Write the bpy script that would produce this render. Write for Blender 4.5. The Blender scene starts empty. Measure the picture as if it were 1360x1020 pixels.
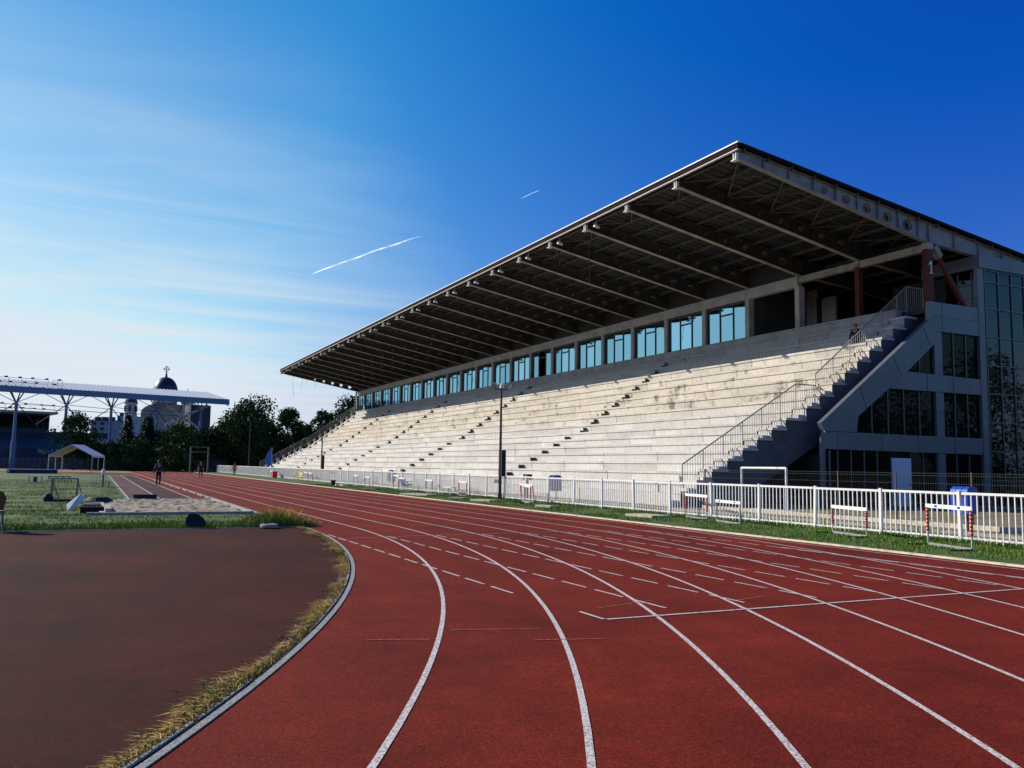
import bpy, bmesh, math, random
from mathutils import Vector, Matrix, noise
R = random.Random(7)
sc = bpy.context.scene
COL = sc.collection
rad = math.radians

# ------------------------------------------------------------------ camera
FPX, PITCH, ROLL, HC, CX, CY, YAW = 1145.322, .0960281, .0150163, 1.676019, 31.36266, -23.36782, .446798
cam = bpy.data.cameras.new('camera'); co = bpy.data.objects.new('camera', cam); COL.objects.link(co)
cam.sensor_width = 36; cam.lens = 36 * FPX / 1360; cam.clip_start = .05; cam.clip_end = 30000
R0 = Vector((math.cos(YAW), -math.sin(YAW), 0)); Fh = Vector((math.sin(YAW), math.cos(YAW), 0)); Zu = Vector((0, 0, 1))
FW = Fh * math.cos(PITCH) + Zu * math.sin(PITCH); U0 = -Fh * math.sin(PITCH) + Zu * math.cos(PITCH)
cr, sr = math.cos(ROLL), math.sin(ROLL)
RX = R0 * cr + U0 * sr; UX = -R0 * sr + U0 * cr
M3 = Matrix((RX, UX, -FW)).transposed()
co.matrix_world = Matrix.Translation((CX, CY, HC)) @ M3.to_4x4()
sc.camera = co
CAM = Vector((CX, CY, HC))

def atD(px, py, D):
    """world point seen at photo pixel px,py at forward distance D (used once, to survey where far things stand)"""
    d = FW * 1.0 + RX * ((px - 680) / FPX) - UX * ((py - 510) / FPX)
    return CAM + d * (D / d.dot(Fh))

# ------------------------------------------------------------------ materials
def mat(name, col, rough=.8, metal=0, nscale=0, namt=0, col2=None, bump=0, bscale=0, island=0, spec=.3, detail=4, ramp=(.35, .65)):
    m = bpy.data.materials.new(name); m.use_nodes = True
    nt = m.node_tree; b = nt.nodes['Principled BSDF']
    b.inputs['Roughness'].default_value = rough; b.inputs['Metallic'].default_value = metal
    b.inputs['Specular IOR Level'].default_value = spec
    c = (*col, 1); b.inputs['Base Color'].default_value = c
    out = None
    tc = nt.nodes.new('ShaderNodeTexCoord')
    if nscale:
        n = nt.nodes.new('ShaderNodeTexNoise'); n.inputs['Scale'].default_value = nscale; n.inputs['Detail'].default_value = detail
        nt.links.new(tc.outputs['Object'], n.inputs['Vector'])
        rp = nt.nodes.new('ShaderNodeValToRGB'); rp.color_ramp.elements[0].position = ramp[0]; rp.color_ramp.elements[1].position = ramp[1]
        k2 = col2 or tuple(v * (1 - namt) for v in col)
        rp.color_ramp.elements[0].color = (*k2, 1); rp.color_ramp.elements[1].color = c
        nt.links.new(n.outputs['Fac'], rp.inputs['Fac']); out = rp.outputs['Color']
    if island:
        g = nt.nodes.new('ShaderNodeNewGeometry'); mr = nt.nodes.new('ShaderNodeMapRange')
        mr.inputs['To Min'].default_value = 1 - island; mr.inputs['To Max'].default_value = 1 + island
        nt.links.new(g.outputs['Random Per Island'], mr.inputs['Value'])
        mx = nt.nodes.new('ShaderNodeMix'); mx.data_type = 'RGBA'; mx.blend_type = 'MULTIPLY'; mx.inputs[0].default_value = 1
        if out: nt.links.new(out, mx.inputs[6])
        else: mx.inputs[6].default_value = c
        nt.links.new(mr.outputs['Result'], mx.inputs[7]); out = mx.outputs[2]
    if out: nt.links.new(out, b.inputs['Base Color'])
    if bump:
        n2 = nt.nodes.new('ShaderNodeTexNoise'); n2.inputs['Scale'].default_value = bscale; n2.inputs['Detail'].default_value = 3
        nt.links.new(tc.outputs['Object'], n2.inputs['Vector'])
        bp = nt.nodes.new('ShaderNodeBump'); bp.inputs['Strength'].default_value = bump; bp.inputs['Distance'].default_value = .02
        nt.links.new(n2.outputs['Fac'], bp.inputs['Height']); nt.links.new(bp.outputs['Normal'], b.inputs['Normal'])
    return m

def rubber(name, ca, cb, cc):
    """granular running-track rubber: coarse patches, wear, fine crumbs"""
    m = bpy.data.materials.new(name); m.use_nodes = True; nt = m.node_tree; L = nt.links
    b = nt.nodes['Principled BSDF']; b.inputs['Roughness'].default_value = .92; b.inputs['Specular IOR Level'].default_value = .10
    tc = nt.nodes.new('ShaderNodeTexCoord')
    def nz(s, d, sx=1, sy=1):
        mp = nt.nodes.new('ShaderNodeMapping'); mp.inputs['Scale'].default_value = (sx, sy, 1); L.new(tc.outputs['Object'], mp.inputs['Vector'])
        n = nt.nodes.new('ShaderNodeTexNoise'); n.inputs['Scale'].default_value = s; n.inputs['Detail'].default_value = d; n.inputs['Roughness'].default_value = .65
        L.new(mp.outputs[0], n.inputs['Vector']); return n.outputs['Fac']
    def ramp(f, p0, p1, c0, c1):
        r = nt.nodes.new('ShaderNodeValToRGB'); r.color_ramp.elements[0].position = p0; r.color_ramp.elements[1].position = p1
        r.color_ramp.elements[0].color = (*c0, 1); r.color_ramp.elements[1].color = (*c1, 1); L.new(f, r.inputs['Fac']); return r.outputs['Color']
    def mul(a, bb):
        x = nt.nodes.new('ShaderNodeMix'); x.data_type = 'RGBA'; x.blend_type = 'MULTIPLY'; x.inputs[0].default_value = 1
        L.new(a, x.inputs[6]); L.new(bb, x.inputs[7]); return x.outputs[2]
    base = ramp(nz(.35, 6), .32, .68, ca, cb)
    base = mul(base, ramp(nz(2.2, 5), .3, .7, (.8, .8, .8), (1.1, 1.1, 1.1)))
    base = mul(base, ramp(nz(.9, 4, 1, .12), .35, .65, (.86, .86, .86), (1.06, 1.06, 1.06)))
    v = nt.nodes.new('ShaderNodeTexVoronoi'); v.inputs['Scale'].default_value = 130; L.new(tc.outputs['Object'], v.inputs['Vector'])
    sep = nt.nodes.new('ShaderNodeSeparateColor'); L.new(v.outputs['Color'], sep.inputs[0])
    base = mul(base, ramp(sep.outputs[0], 0, 1, (.6, .6, .6), (1.4, 1.38, 1.38)))
    v2 = nt.nodes.new('ShaderNodeTexVoronoi'); v2.inputs['Scale'].default_value = 52; L.new(tc.outputs['Object'], v2.inputs['Vector'])
    sp2 = nt.nodes.new('ShaderNodeSeparateColor'); L.new(v2.outputs['Color'], sp2.inputs[0])
    base = mul(base, ramp(sp2.outputs[0], .1, .95, (.80, .80, .80), (1.22, 1.2, 1.2)))
    base = mul(base, ramp(nz(.55, 7, 1, 1), .56, .72, (1, 1, 1), (.72, .70, .70)))
    base = mul(base, ramp(nz(3.1, 8, .35, 1), .60, .70, (1, 1, 1), (1.22, 1.16, 1.12)))
    sp = ramp(nz(26, 2), .72, .75, (0, 0, 0), (1, 1, 1))
    x = nt.nodes.new('ShaderNodeMix'); x.data_type = 'RGBA'; L.new(sp, x.inputs[0]); L.new(base, x.inputs[6]); x.inputs[7].default_value = (*cc, 1)
    L.new(x.outputs[2], b.inputs['Base Color'])
    bp = nt.nodes.new('ShaderNodeBump'); bp.inputs['Strength'].default_value = .55; bp.inputs['Distance'].default_value = .006
    L.new(v.outputs['Distance'], bp.inputs['Height']); L.new(bp.outputs['Normal'], b.inputs['Normal'])
    return m

M = {}
M['track'] = rubber('track_rubber', (.116, .0110, .0048), (.202, .0200, .0090), (.2, .04, .03))
M['apron'] = rubber('apron_rubber', (.029, .0062, .0036), (.066, .0120, .0064), (.08, .04, .035))
M['runway'] = rubber('runway_rubber', (.09, .045, .048), (.13, .066, .07), (.16, .1, .1))
M['runway_dark'] = rubber('runway_dark_rubber', (.05, .024, .025), (.085, .038, .038), (.12, .07, .07))
M['line'] = mat('worn_white_paint', (.60, .54, .50), .85, nscale=42, col2=(.26, .17, .15), ramp=(.36, .54), detail=6, bump=.3, bscale=130)
M['line_faint'] = mat('faded_paint', (.42, .21, .17), .85, nscale=25, col2=(.2, .06, .045), ramp=(.4, .6))
M['line_yellow'] = mat('worn_yellow_paint', (.34, .13, .035), .85, nscale=18, col2=(.19, .035, .024), ramp=(.42, .6))
M['kerb'] = mat('kerb_concrete', (.32, .31, .295), .9, nscale=70, col2=(.11, .105, .10), ramp=(.36, .56), bump=.4, bscale=120, detail=6)
M['kerb_cream'] = mat('cream_kerb', (.62, .53, .38), .85, nscale=5, col2=(.3, .27, .2), ramp=(.25, .55))
M['slot'] = mat('drain_black', (.012, .012, .012), .9)
M['ground'] = mat('dry_ground', (.26, .19, .11), .95, nscale=.6, col2=(.13, .12, .05), ramp=(.35, .65), bump=.5, bscale=8)
M['turf'] = mat('turf_soil', (.085, .105, .020), .95, nscale=.8, col2=(.03, .075, .008), ramp=(.4, .62), bump=.5, bscale=12, detail=8)
M['grass'] = mat('grass_blades', (.11, .20, .016), .8, nscale=.55, col2=(.05, .125, .008), island=.45, spec=.08, detail=6)
M['grass_pale'] = mat('pale_grass_blades', (.24, .22, .07), .8, nscale=.7, col2=(.08, .13, .025), island=.4, spec=.2)
M['dry'] = mat('dry_weeds', (.58, .34, .09), .8, nscale=1.6, col2=(.40, .27, .07), island=.5, spec=.2, ramp=(.4, .6))
M['weed'] = mat('green_weeds', (.22, .24, .05), .8, nscale=1.2, col2=(.1, .15, .02), island=.4, spec=.2)
M['soil'] = mat('dark_soil', (.07, .05, .03), .95, nscale=9, col2=(.03, .022, .015), bump=.6, bscale=40)
M['sand'] = mat('sand', (.33, .275, .195), .95, nscale=3.5, col2=(.21, .17, .115), bump=.8, bscale=9)
M['white'] = mat('white_paint_metal', (.66, .65, .63), .5, nscale=7, col2=(.45, .42, .38), ramp=(.25, .45))
M['dirtywhite'] = mat('dirty_white', (.68, .67, .65), .6, nscale=3, col2=(.4, .38, .35), ramp=(.25, .5))
M['red'] = mat('red_paint', (.55, .035, .025), .5, nscale=9, col2=(.34, .03, .02))
M['steel'] = mat('galvanised_steel', (.42, .44, .45), .45, .6, nscale=12, col2=(.28, .3, .3))
M['dark_steel'] = mat('dark_steel', (.035, .037, .045), .5, .3)
M['black'] = mat('black_rubber', (.012, .012, .014), .75, nscale=14, col2=(.02, .02, .022))
M['rail'] = mat('rail_paint', (.24, .24, .24), .5, .1)
M['blue_plastic'] = mat('blue_plastic', (.012, .07, .42), .35, spec=.5, nscale=4, col2=(.01, .045, .3))
M['purple_plastic'] = mat('faded_blue_plastic', (.04, .045, .26), .4, spec=.5)
M['yellow'] = mat('yellow_plastic', (.75, .55, .02), .4)
M['wire'] = mat('dark_wire', (.05, .055, .05), .6)
M['rust'] = mat('rusty_post', (.09, .05, .03), .85)
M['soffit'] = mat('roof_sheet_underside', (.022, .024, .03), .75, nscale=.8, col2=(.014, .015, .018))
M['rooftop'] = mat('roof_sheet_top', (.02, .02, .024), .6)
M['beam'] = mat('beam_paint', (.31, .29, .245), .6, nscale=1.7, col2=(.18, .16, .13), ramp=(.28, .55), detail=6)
M['web'] = mat('girder_web_shade', (.06, .057, .052), .7, nscale=1.5, col2=(.04, .038, .036), detail=6)  # shade in the colour: webs get less ground bounce than the flanges
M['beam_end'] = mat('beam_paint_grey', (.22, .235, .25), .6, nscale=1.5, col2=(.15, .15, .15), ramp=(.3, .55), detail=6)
M['purlin'] = mat('purlin_paint', (.125, .12, .105), .65, nscale=3, col2=(.07, .065, .058))
M['fascia'] = mat('brown_fascia', (.02, .012, .015), .9, spec=.04)
M['flash'] = mat('white_flashing', (.62, .61, .60), .5)
M['redcol'] = mat('red_column', (.12, .022, .011), .7, nscale=2, col2=(.06, .014, .009))
M['panelwall'] = mat('concrete_panel_wall', (.43, .42, .40), .8, nscale=1.2, col2=(.32, .31, .295), bump=.2, bscale=20)
M['wallwhite'] = mat('white_plaster', (.5, .49, .46), .85, nscale=2, col2=(.38, .37, .35))
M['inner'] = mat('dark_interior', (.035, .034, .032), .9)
M['clad'] = mat('cladding_panel', (.12, .14, .175), .45, .25, nscale=.7, col2=(.10, .118, .15), spec=.4)
M['seam'] = mat('panel_seam', (.03, .03, .035), .9)
M['frame'] = mat('window_frame', (.06, .06, .06), .5)
M['mull'] = mat('mullion_grey', (.10, .11, .12), .45, .3)
M['doorblue'] = mat('pale_door', (.55, .60, .70), .5)
M['skin'] = mat('skin', (.30, .16, .10), .6)
M['navy'] = mat('navy_cloth', (.012, .022, .075), .85)
M['blackcloth'] = mat('black_cloth', (.010, .010, .014), .85)
M['redcloth'] = mat('red_cloth', (.65, .045, .025), .8)
M['hair'] = mat('dark_hair', (.01, .008, .006), .6)
M['tent'] = mat('tent_fabric', (.68, .70, .74), .7, nscale=1.5, col2=(.58, .6, .64))
M['wood'] = mat('brown_wood', (.17, .08, .035), .7, nscale=5, col2=(.1, .05, .025))
M['plank'] = mat('grey_plank', (.38, .36, .32), .85, nscale=7, col2=(.24, .22, .2))
M['slab'] = mat('concrete_slab', (.5, .44, .34), .9, nscale=6, col2=(.33, .3, .24))
M['greygreen'] = mat('blue_green_paint', (.06, .11, .14), .5)
M['bluesteel'] = mat('blue_steel', (.10, .17, .32), .5, .1, nscale=.4, col2=(.085, .14, .27))
M['darkblue'] = mat('dark_blue_panel', (.028, .045, .095), .6, nscale=.2, col2=(.02, .033, .07))
M['roofmetal'] = mat('ribbed_metal', (.40, .44, .50), .75, .0, spec=.1)
M['dome'] = mat('dome_copper', (.022, .028, .05), .45, .4, spec=.5)
M['church'] = mat('pale_green_plaster', (.25, .30, .28), .9, nscale=.15, col2=(.2, .245, .235))
M['churchwhite'] = mat('white_stone', (.33, .36, .40), .85)
M['bark'] = mat('bark', (.05, .035, .025), .9)
M['leaf'] = mat('leaf_dark', (.036, .068, .019), .85, island=.55, spec=.05)
M['leaf2'] = mat('leaf_mid', (.055, .09, .022), .85, island=.55, spec=.05)
M['needle'] = mat('needles', (.016, .034, .018), .65, island=.5, spec=.2)
M['flat_a'] = mat('pale_block', (.14, .19, .26), .9)
M['flat_b'] = mat('haze_blue_block', (.12, .26, .42), .4)  # distance haze put into the wall colour as blue
M['cyan'] = mat('blue_banner', (.03, .13, .42), .6)
M['turret'] = mat('grey_metal', (.10, .105, .115), .6)
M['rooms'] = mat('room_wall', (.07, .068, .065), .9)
M['stringer'] = mat('dark_stringer', (.09, .10, .12), .8, nscale=1.5, col2=(.065, .072, .085))  # stair side, set darker than the treads

def glass(name, tint, refl, under, rough=.015):
    """coated reflecting glass: mirror coat over a dark room behind"""
    m = bpy.data.materials.new(name); m.use_nodes = True; nt = m.node_tree
    for n in list(nt.nodes): nt.nodes.remove(n)
    o = nt.nodes.new('ShaderNodeOutputMaterial'); mx = nt.nodes.new('ShaderNodeMixShader')
    g = nt.nodes.new('ShaderNodeBsdfGlossy'); g.inputs['Color'].default_value = (*tint, 1); g.inputs['Roughness'].default_value = rough
    d = nt.nodes.new('ShaderNodeBsdfDiffuse'); d.inputs['Color'].default_value = (*under, 1)
    tc = nt.nodes.new('ShaderNodeTexCoord'); n = nt.nodes.new('ShaderNodeTexNoise'); n.inputs['Scale'].default_value = .7
    b = nt.nodes.new('ShaderNodeBump'); b.inputs['Strength'].default_value = .05; b.inputs['Distance'].default_value = .05
    nt.links.new(tc.outputs['Object'], n.inputs['Vector']); nt.links.new(n.outputs['Fac'], b.inputs['Height']); nt.links.new(b.outputs['Normal'], g.inputs['Normal'])
    fr = nt.nodes.new('ShaderNodeLayerWeight'); fr.inputs['Blend'].default_value = refl
    oi = nt.nodes.new('ShaderNodeObjectInfo'); rr = nt.nodes.new('ShaderNodeMapRange'); rr.inputs['To Min'].default_value = .68; rr.inputs['To Max'].default_value = 1.0
    nt.links.new(oi.outputs['Random'], rr.inputs['Value']); fm = nt.nodes.new('ShaderNodeMath'); fm.operation = 'MULTIPLY'; fm.inputs[0].default_value = .92
    if refl < .8: nt.links.new(fr.outputs['Fresnel'], fm.inputs[0])
    nt.links.new(rr.outputs[0], fm.inputs[1]); nt.links.new(fm.outputs[0], mx.inputs[0]); nt.links.new(d.outputs[0], mx.inputs[1]); nt.links.new(g.outputs[0], mx.inputs[2]); nt.links.new(mx.outputs[0], o.inputs[0])
    return m
M['pane'] = glass('coated_window_glass', (.30, .64, .78), .88, (.02, .035, .04))
M['curtain'] = glass('dark_curtain_glass', (.36, .44, .58), .42, (.004, .006, .008))
M['darkpane'] = glass('dark_window_glass', (.22, .28, .28), .28, (.004, .006, .007))

# seating concrete: blocks that differ, dark mould stains on some rows
def seat_mat():
    m = bpy.data.materials.new('seating_concrete'); m.use_nodes = True; nt = m.node_tree; L = nt.links
    b = nt.nodes['Principled BSDF']; b.inputs['Roughness'].default_value = .9; b.inputs['Specular IOR Level'].default_value = .2
    tc = nt.nodes.new('ShaderNodeTexCoord'); g = nt.nodes.new('ShaderNodeNewGeometry')
    def nz(s, d, sc3=(1, 1, 1), rough=.6):
        mp = nt.nodes.new('ShaderNodeMapping'); mp.inputs['Scale'].default_value = sc3; L.new(tc.outputs['Object'], mp.inputs['Vector'])
        n = nt.nodes.new('ShaderNodeTexNoise'); n.inputs['Scale'].default_value = s; n.inputs['Detail'].default_value = d; n.inputs['Roughness'].default_value = rough
        L.new(mp.outputs[0], n.inputs['Vector']); return n.outputs['Fac']
    def ramp(f, p0, p1, c0, c1):
        r = nt.nodes.new('ShaderNodeValToRGB'); r.color_ramp.elements[0].position = p0; r.color_ramp.elements[1].position = p1
        r.color_ramp.elements[0].color = (*c0, 1); r.color_ramp.elements[1].color = (*c1, 1); L.new(f, r.inputs['Fac']); return r.outputs['Color']
    def mix(f, a, bb, mode='MIX'):
        x = nt.nodes.new('ShaderNodeMix'); x.data_type = 'RGBA'; x.blend_type = mode
        if isinstance(f, float): x.inputs[0].default_value = f
        else: L.new(f, x.inputs[0])
        for s, v in ((6, a), (7, bb)):
            if isinstance(v, tuple): x.inputs[s].default_value = (*v, 1)
            else: L.new(v, x.inputs[s])
        return x.outputs[2]
    base = ramp(nz(.35, 5), .3, .7, (.465, .445, .415), (.545, .53, .505))
    isl = ramp(g.outputs['Random Per Island'], 0, 1, (.86, .85, .84), (1.06, 1.05, 1.04))
    base = mix(1.0, base, isl, 'MULTIPLY')
    # drip streaks
    st = ramp(nz(1.2, 4, (1, 2.2, .25)), .62, .76, (1, 1, 1), (.78, .75, .69))
    base = mix(1.0, base, st, 'MULTIPLY')
    base = mix(1.0, base, ramp(nz(5, 6), .3, .62, (.84, .83, .81), (1.03, 1.03, 1.03)), 'MULTIPLY')
    # ochre wash and mould in a belt across the middle rows
    sx = nt.nodes.new('ShaderNodeSeparateXYZ'); L.new(tc.outputs['Object'], sx.inputs[0])
    bl = nt.nodes.new('ShaderNodeMapRange'); bl.inputs['From Min'].default_value = 4.6; bl.inputs['From Max'].default_value = 5.6; L.new(sx.outputs[2], bl.inputs['Value'])
    bh = nt.nodes.new('ShaderNodeMapRange'); bh.inputs['From Min'].default_value = 9.2; bh.inputs['From Max'].default_value = 7.4; L.new(sx.outputs[2], bh.inputs['Value'])
    mu = nt.nodes.new('ShaderNodeMath'); mu.operation = 'MULTIPLY'; L.new(bl.outputs[0], mu.inputs[0]); L.new(bh.outputs[0], mu.inputs[1])
    base = mix(mu.outputs[0], base, mix(1.0, base, (1.0, .955, .87), 'MULTIPLY'))
    s1 = ramp(nz(.42, 6, (1, 1, 1.3), .7), .545, .60, (0, 0, 0), (1, 1, 1))
    s2 = ramp(nz(1.5, 6, (1, 1, .5), .75), .45, .57, (0, 0, 0), (1, 1, 1))
    m2 = nt.nodes.new('ShaderNodeMath'); m2.operation = 'MULTIPLY'; L.new(s1, m2.inputs[0]); L.new(s2, m2.inputs[1])
    m3 = nt.nodes.new('ShaderNodeMath'); m3.operation = 'MULTIPLY'; L.new(m2.outputs[0], m3.inputs[0])
    a3 = nt.nodes.new('ShaderNodeMath'); a3.operation = 'MULTIPLY_ADD'; a3.inputs[1].default_value = .75; a3.inputs[2].default_value = .04; L.new(mu.outputs[0], a3.inputs[0]); L.new(a3.outputs[0], m3.inputs[1])
    base = mix(m3.outputs[0], base, (.10, .085, .06))
    L.new(base, b.inputs['Base Color'])
    n2 = nz(18, 4); bp = nt.nodes.new('ShaderNodeBump'); bp.inputs['Strength'].default_value = .35; bp.inputs['Distance'].default_value = .015
    L.new(n2, bp.inputs['Height']); L.new(bp.outputs['Normal'], b.inputs['Normal'])
    return m
M['seat'] = seat_mat()

# ------------------------------------------------------------------ mesh builder
BASE = {}
class MB:
    def __init__(s): s.v = []; s.f = []; s.mi = []; s.k = 0
    def add(s, vs, fs):
        o = len(s.v); s.v += [tuple(p) for p in vs]; s.f += [tuple(i + o for i in f) for f in fs]; s.mi += [s.k] * len(fs)
    def box(s, x0, x1, y0, y1, z0, z1):
        s.add([(x0, y0, z0), (x1, y0, z0), (x1, y1, z0), (x0, y1, z0), (x0, y0, z1), (x1, y0, z1), (x1, y1, z1), (x0, y1, z1)],
              [(0, 3, 2, 1), (4, 5, 6, 7), (0, 1, 5, 4), (1, 2, 6, 5), (2, 3, 7, 6), (3, 0, 4, 7)])
    def bar(s, p, q, w, h=None, up=(0, 0, 1)):
        h = h or w; p = Vector(p); q = Vector(q); d = (q - p).normalized(); u = Vector(up)
        if abs(d.dot(u)) > .98: u = Vector((1, 0, 0))
        a = d.cross(u).normalized(); b = a.cross(d)
        a *= w / 2; b *= h / 2
        s.add([p - a - b, p + a - b, p + a + b, p - a + b, q - a - b, q + a - b, q + a + b, q - a + b],
              [(0, 3, 2, 1), (4, 5, 6, 7), (0, 1, 5, 4), (1, 2, 6, 5), (2, 3, 7, 6), (3, 0, 4, 7)])
    def tube(s, p, q, r0, r1=None, n=8, caps=True):
        r1 = r0 if r1 is None else r1; p = Vector(p); q = Vector(q); d = (q - p).normalized()
        u = Vector((0, 0, 1)) if abs(d.z) < .95 else Vector((1, 0, 0))
        a = d.cross(u).normalized(); b = d.cross(a)
        vs = []
        for c, r in ((p, r0), (q, r1)):
            for i in range(n):
                t = 2 * math.pi * i / n; vs.append(c + a * math.cos(t) * r + b * math.sin(t) * r)
        fs = [(i, (i + 1) % n, n + (i + 1) % n, n + i) for i in range(n)]
        if caps: fs += [tuple(range(n - 1, -1, -1)), tuple(range(n, 2 * n))]
        s.add(vs, fs)
    def poly(s, pts, d):
        """prism: polygon pts swept by vector d"""
        n = len(pts); d = Vector(d); a = [Vector(p) for p in pts]
        s.add(a + [p + d for p in a], [tuple(range(n)), tuple(range(2 * n - 1, n - 1, -1))] + [(i, n + i, n + (i + 1) % n, (i + 1) % n) for i in range(n)])
    def lathe(s, c, prof, n=20):
        c = Vector(c); vs = []
        for r, z in prof:
            for i in range(n):
                t = 2 * math.pi * i / n; vs.append(c + Vector((r * math.cos(t), r * math.sin(t), z)))
        k = len(prof)
        fs = [(j * n + i, j * n + (i + 1) % n, (j + 1) * n + (i + 1) % n, (j + 1) * n + i) for j in range(k - 1) for i in range(n)]
        fs += [tuple(range(n - 1, -1, -1)), tuple(range((k - 1) * n, k * n))]
        s.add(vs, fs)
    def build(s, name, m, parent=None, base=None, smooth=False, recalc=True):
        me = bpy.data.meshes.new(name)
        b = Vector(base) if base is not None else (BASE.get(parent.name, Vector((0, 0, 0))) if parent else Vector((0, 0, 0)))
        me.from_pydata([tuple(Vector(p) - b) for p in s.v], [], s.f)
        ms = m if isinstance(m, (list, tuple)) else [m]
        for x in ms: me.materials.append(x)
        if len(ms) > 1: me.polygons.foreach_set('material_index', s.mi)
        if smooth: me.polygons.foreach_set('use_smooth', [True] * len(me.polygons))
        me.update()
        if recalc and len(s.f) < 60000:
            bm = bmesh.new(); bm.from_mesh(me); bmesh.ops.recalc_face_normals(bm, faces=bm.faces); bm.to_mesh(me); bm.free()
        o = bpy.data.objects.new(name, me); COL.objects.link(o)
        if parent:
            o.parent = parent; BASE[o.name] = b
        else:
            o.location = b; BASE[o.name] = b
        return o

def tag(o, label=None, cat=None, group=None, kind=None):
    if label: o['label'] = label
    if cat: o['category'] = cat
    if group: o['group'] = group
    if kind: o['kind'] = kind
    return o
def thing(name, loc, label, cat, group=None):
    o = bpy.data.objects.new(name, None); COL.objects.link(o); o.location = loc; o.empty_display_size = .3
    BASE[o.name] = Vector(loc); return tag(o, label, cat, group)
def struct(mb, name, m, label=None, **k):
    o = mb.build(name, m, **k); return tag(o, label, None, None, 'structure')
def copy_tree(o, loc, rz=0, label=None):
    """a thing with copies of its parts and sub-parts"""
    c = o.copy(); COL.objects.link(c); c.location = loc; c.rotation_euler = (0, 0, rz); BASE[c.name] = Vector(loc)
    if label: c['label'] = label
    for ch in list(o.children):
        p = ch.copy(); COL.objects.link(p); p.parent = c
        for g in list(ch.children):
            q = g.copy(); COL.objects.link(q); q.parent = p
    return c

# ------------------------------------------------------------------ ground, track, field
RK = 36.5; LW = 1.22; SY = 84.39
mb = MB(); mb.add([(-3000, -3000, -.012), (3000, -3000, -.012), (3000, 3000, -.012), (-3000, 3000, -.012)], [(0, 1, 2, 3)])
struct(mb, 'ground', M['ground'], 'dry brown ground around the stadium')
def sheet(pts, z, name, m, label):
    b = MB(); b.add([(x, y, z) for x, y in pts], [tuple(range(len(pts)))])
    return struct(b, name, m, label, recalc=False)
def arc(r, a0, a1, n, cx=0, cy=0): return [(cx + r * math.cos(a0 + (a1 - a0) * i / n), cy + r * math.sin(a0 + (a1 - a0) * i / n)) for i in range(n + 1)]
XB = 46.62
o_t = [(XB, -60), (XB, 150)] + [(36.6, 150), (36.6, SY + 30)] + arc(RK + 9.9, 0.66, math.pi, 40, 0, SY) + arc(RK + 9.9, math.pi, 1.5 * math.pi, 30) + [(0, -60)]
sheet(o_t, 0, 'running_track', M['track'], 'red rubber running track with eight lanes bending round the field')
YD = 0.02
fld = [(RK - .1, YD)] + [(RK - .1, SY)] + arc(RK - .1, 0, math.pi, 60, 0, SY) + [(-RK, YD)]
sheet(fld, .004, 'infield_lawn', M['turf'], 'green grass field inside the running track')
ap = [(RK - .22, YD)] + [(-RK + .22, YD)] + arc(RK - .22, math.pi, 2 * math.pi, 90)
sheet(ap, .004, 'apron', M['apron'], 'dark maroon rubber apron inside the bend of the track')
sheet([(XB + .2, -60), (50.75, -60), (50.75, 150), (XB + .2, 150)], .004, 'verge', M['turf'], 'grass verge between the track and the white fence')
sheet([(53.0, -40), (54.4, -40), (54.4, 130), (53.0, 130)], -.004, 'path', M['slab'], 'pale concrete path between the fence and the stand')
mb = MB(); mb.box(XB, XB + .13, -60, 150, -.02, .035)
struct(mb, 'outer_kerb', M['kerb_cream'], 'cream concrete kerb along the outer edge of the track')
# inner kerb of the bend with its drain slot
def ring(mb, r0, r1, a0, a1, n, z0, z1):
    for i in range(n):
        t0 = a0 + (a1 - a0) * i / n; t1 = a0 + (a1 - a0) * (i + 1) / n
        ps = [(r * math.cos(t), r * math.sin(t)) for t, r in ((t0, r0), (t0, r1), (t1, r1), (t1, r0))]
        vs = [(x, y, z0) for x, y in ps] + [(x, y, z1) for x, y in ps]
        fs = [(4, 5, 6, 7), (0, 4, 7, 3), (1, 2, 6, 5)]
        if i == 0: fs.append((0, 1, 5, 4))
        if i == n - 1: fs.append((3, 7, 6, 2))
        mb.add(vs, fs)
A0, A1 = -1.75, -.002
mb = MB(); ring(mb, RK - .058, RK, A0, A1, 130, -.03, .009); struct(mb, 'kerb', M['kerb'], 'worn white kerb round the inside of the bend')
mb = MB(); ring(mb, RK - .083, RK - .058, A0, A1, 130, -.03, .005); struct(mb, 'drain_slot', M['slot'], 'black drain slot behind the bend kerb')
mb = MB()
a = A0
while a < A1 - .01:
    w = R.uniform(.02, .06); 
    if R.random() < .86: ring(mb, RK - .112, RK - .083, a, min(a + w - .002, A1), 3, -.03, .016 + R.uniform(-.004, .006))
    a += w
struct(mb, 'drain_edging', M['kerb'], 'broken concrete edging strips behind the drain slot')
mb = MB(); ring(mb, RK - .24, RK - .083, A0, A1, 130, -.03, .0045); struct(mb, 'soil_strip', M['soil'], 'strip of soil behind the kerb')
# straight inside edge: pale line with a few loose kerb pieces
mb = MB(); mb.box(RK - .14, RK - .02, YD + 6.0, SY + 28, -.02, .02)
y = 14.0
while y < 62:
    l = R.uniform(.9, 2.6)
    mb.box(RK - .3 + R.uniform(-.03, .03), RK - .2, y, y + l, -.02, .05); y += l + R.uniform(.1, 1.4)
struct(mb, 'straight_kerb', M['kerb'], 'low pale kerb along the inside of the straight')

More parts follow.
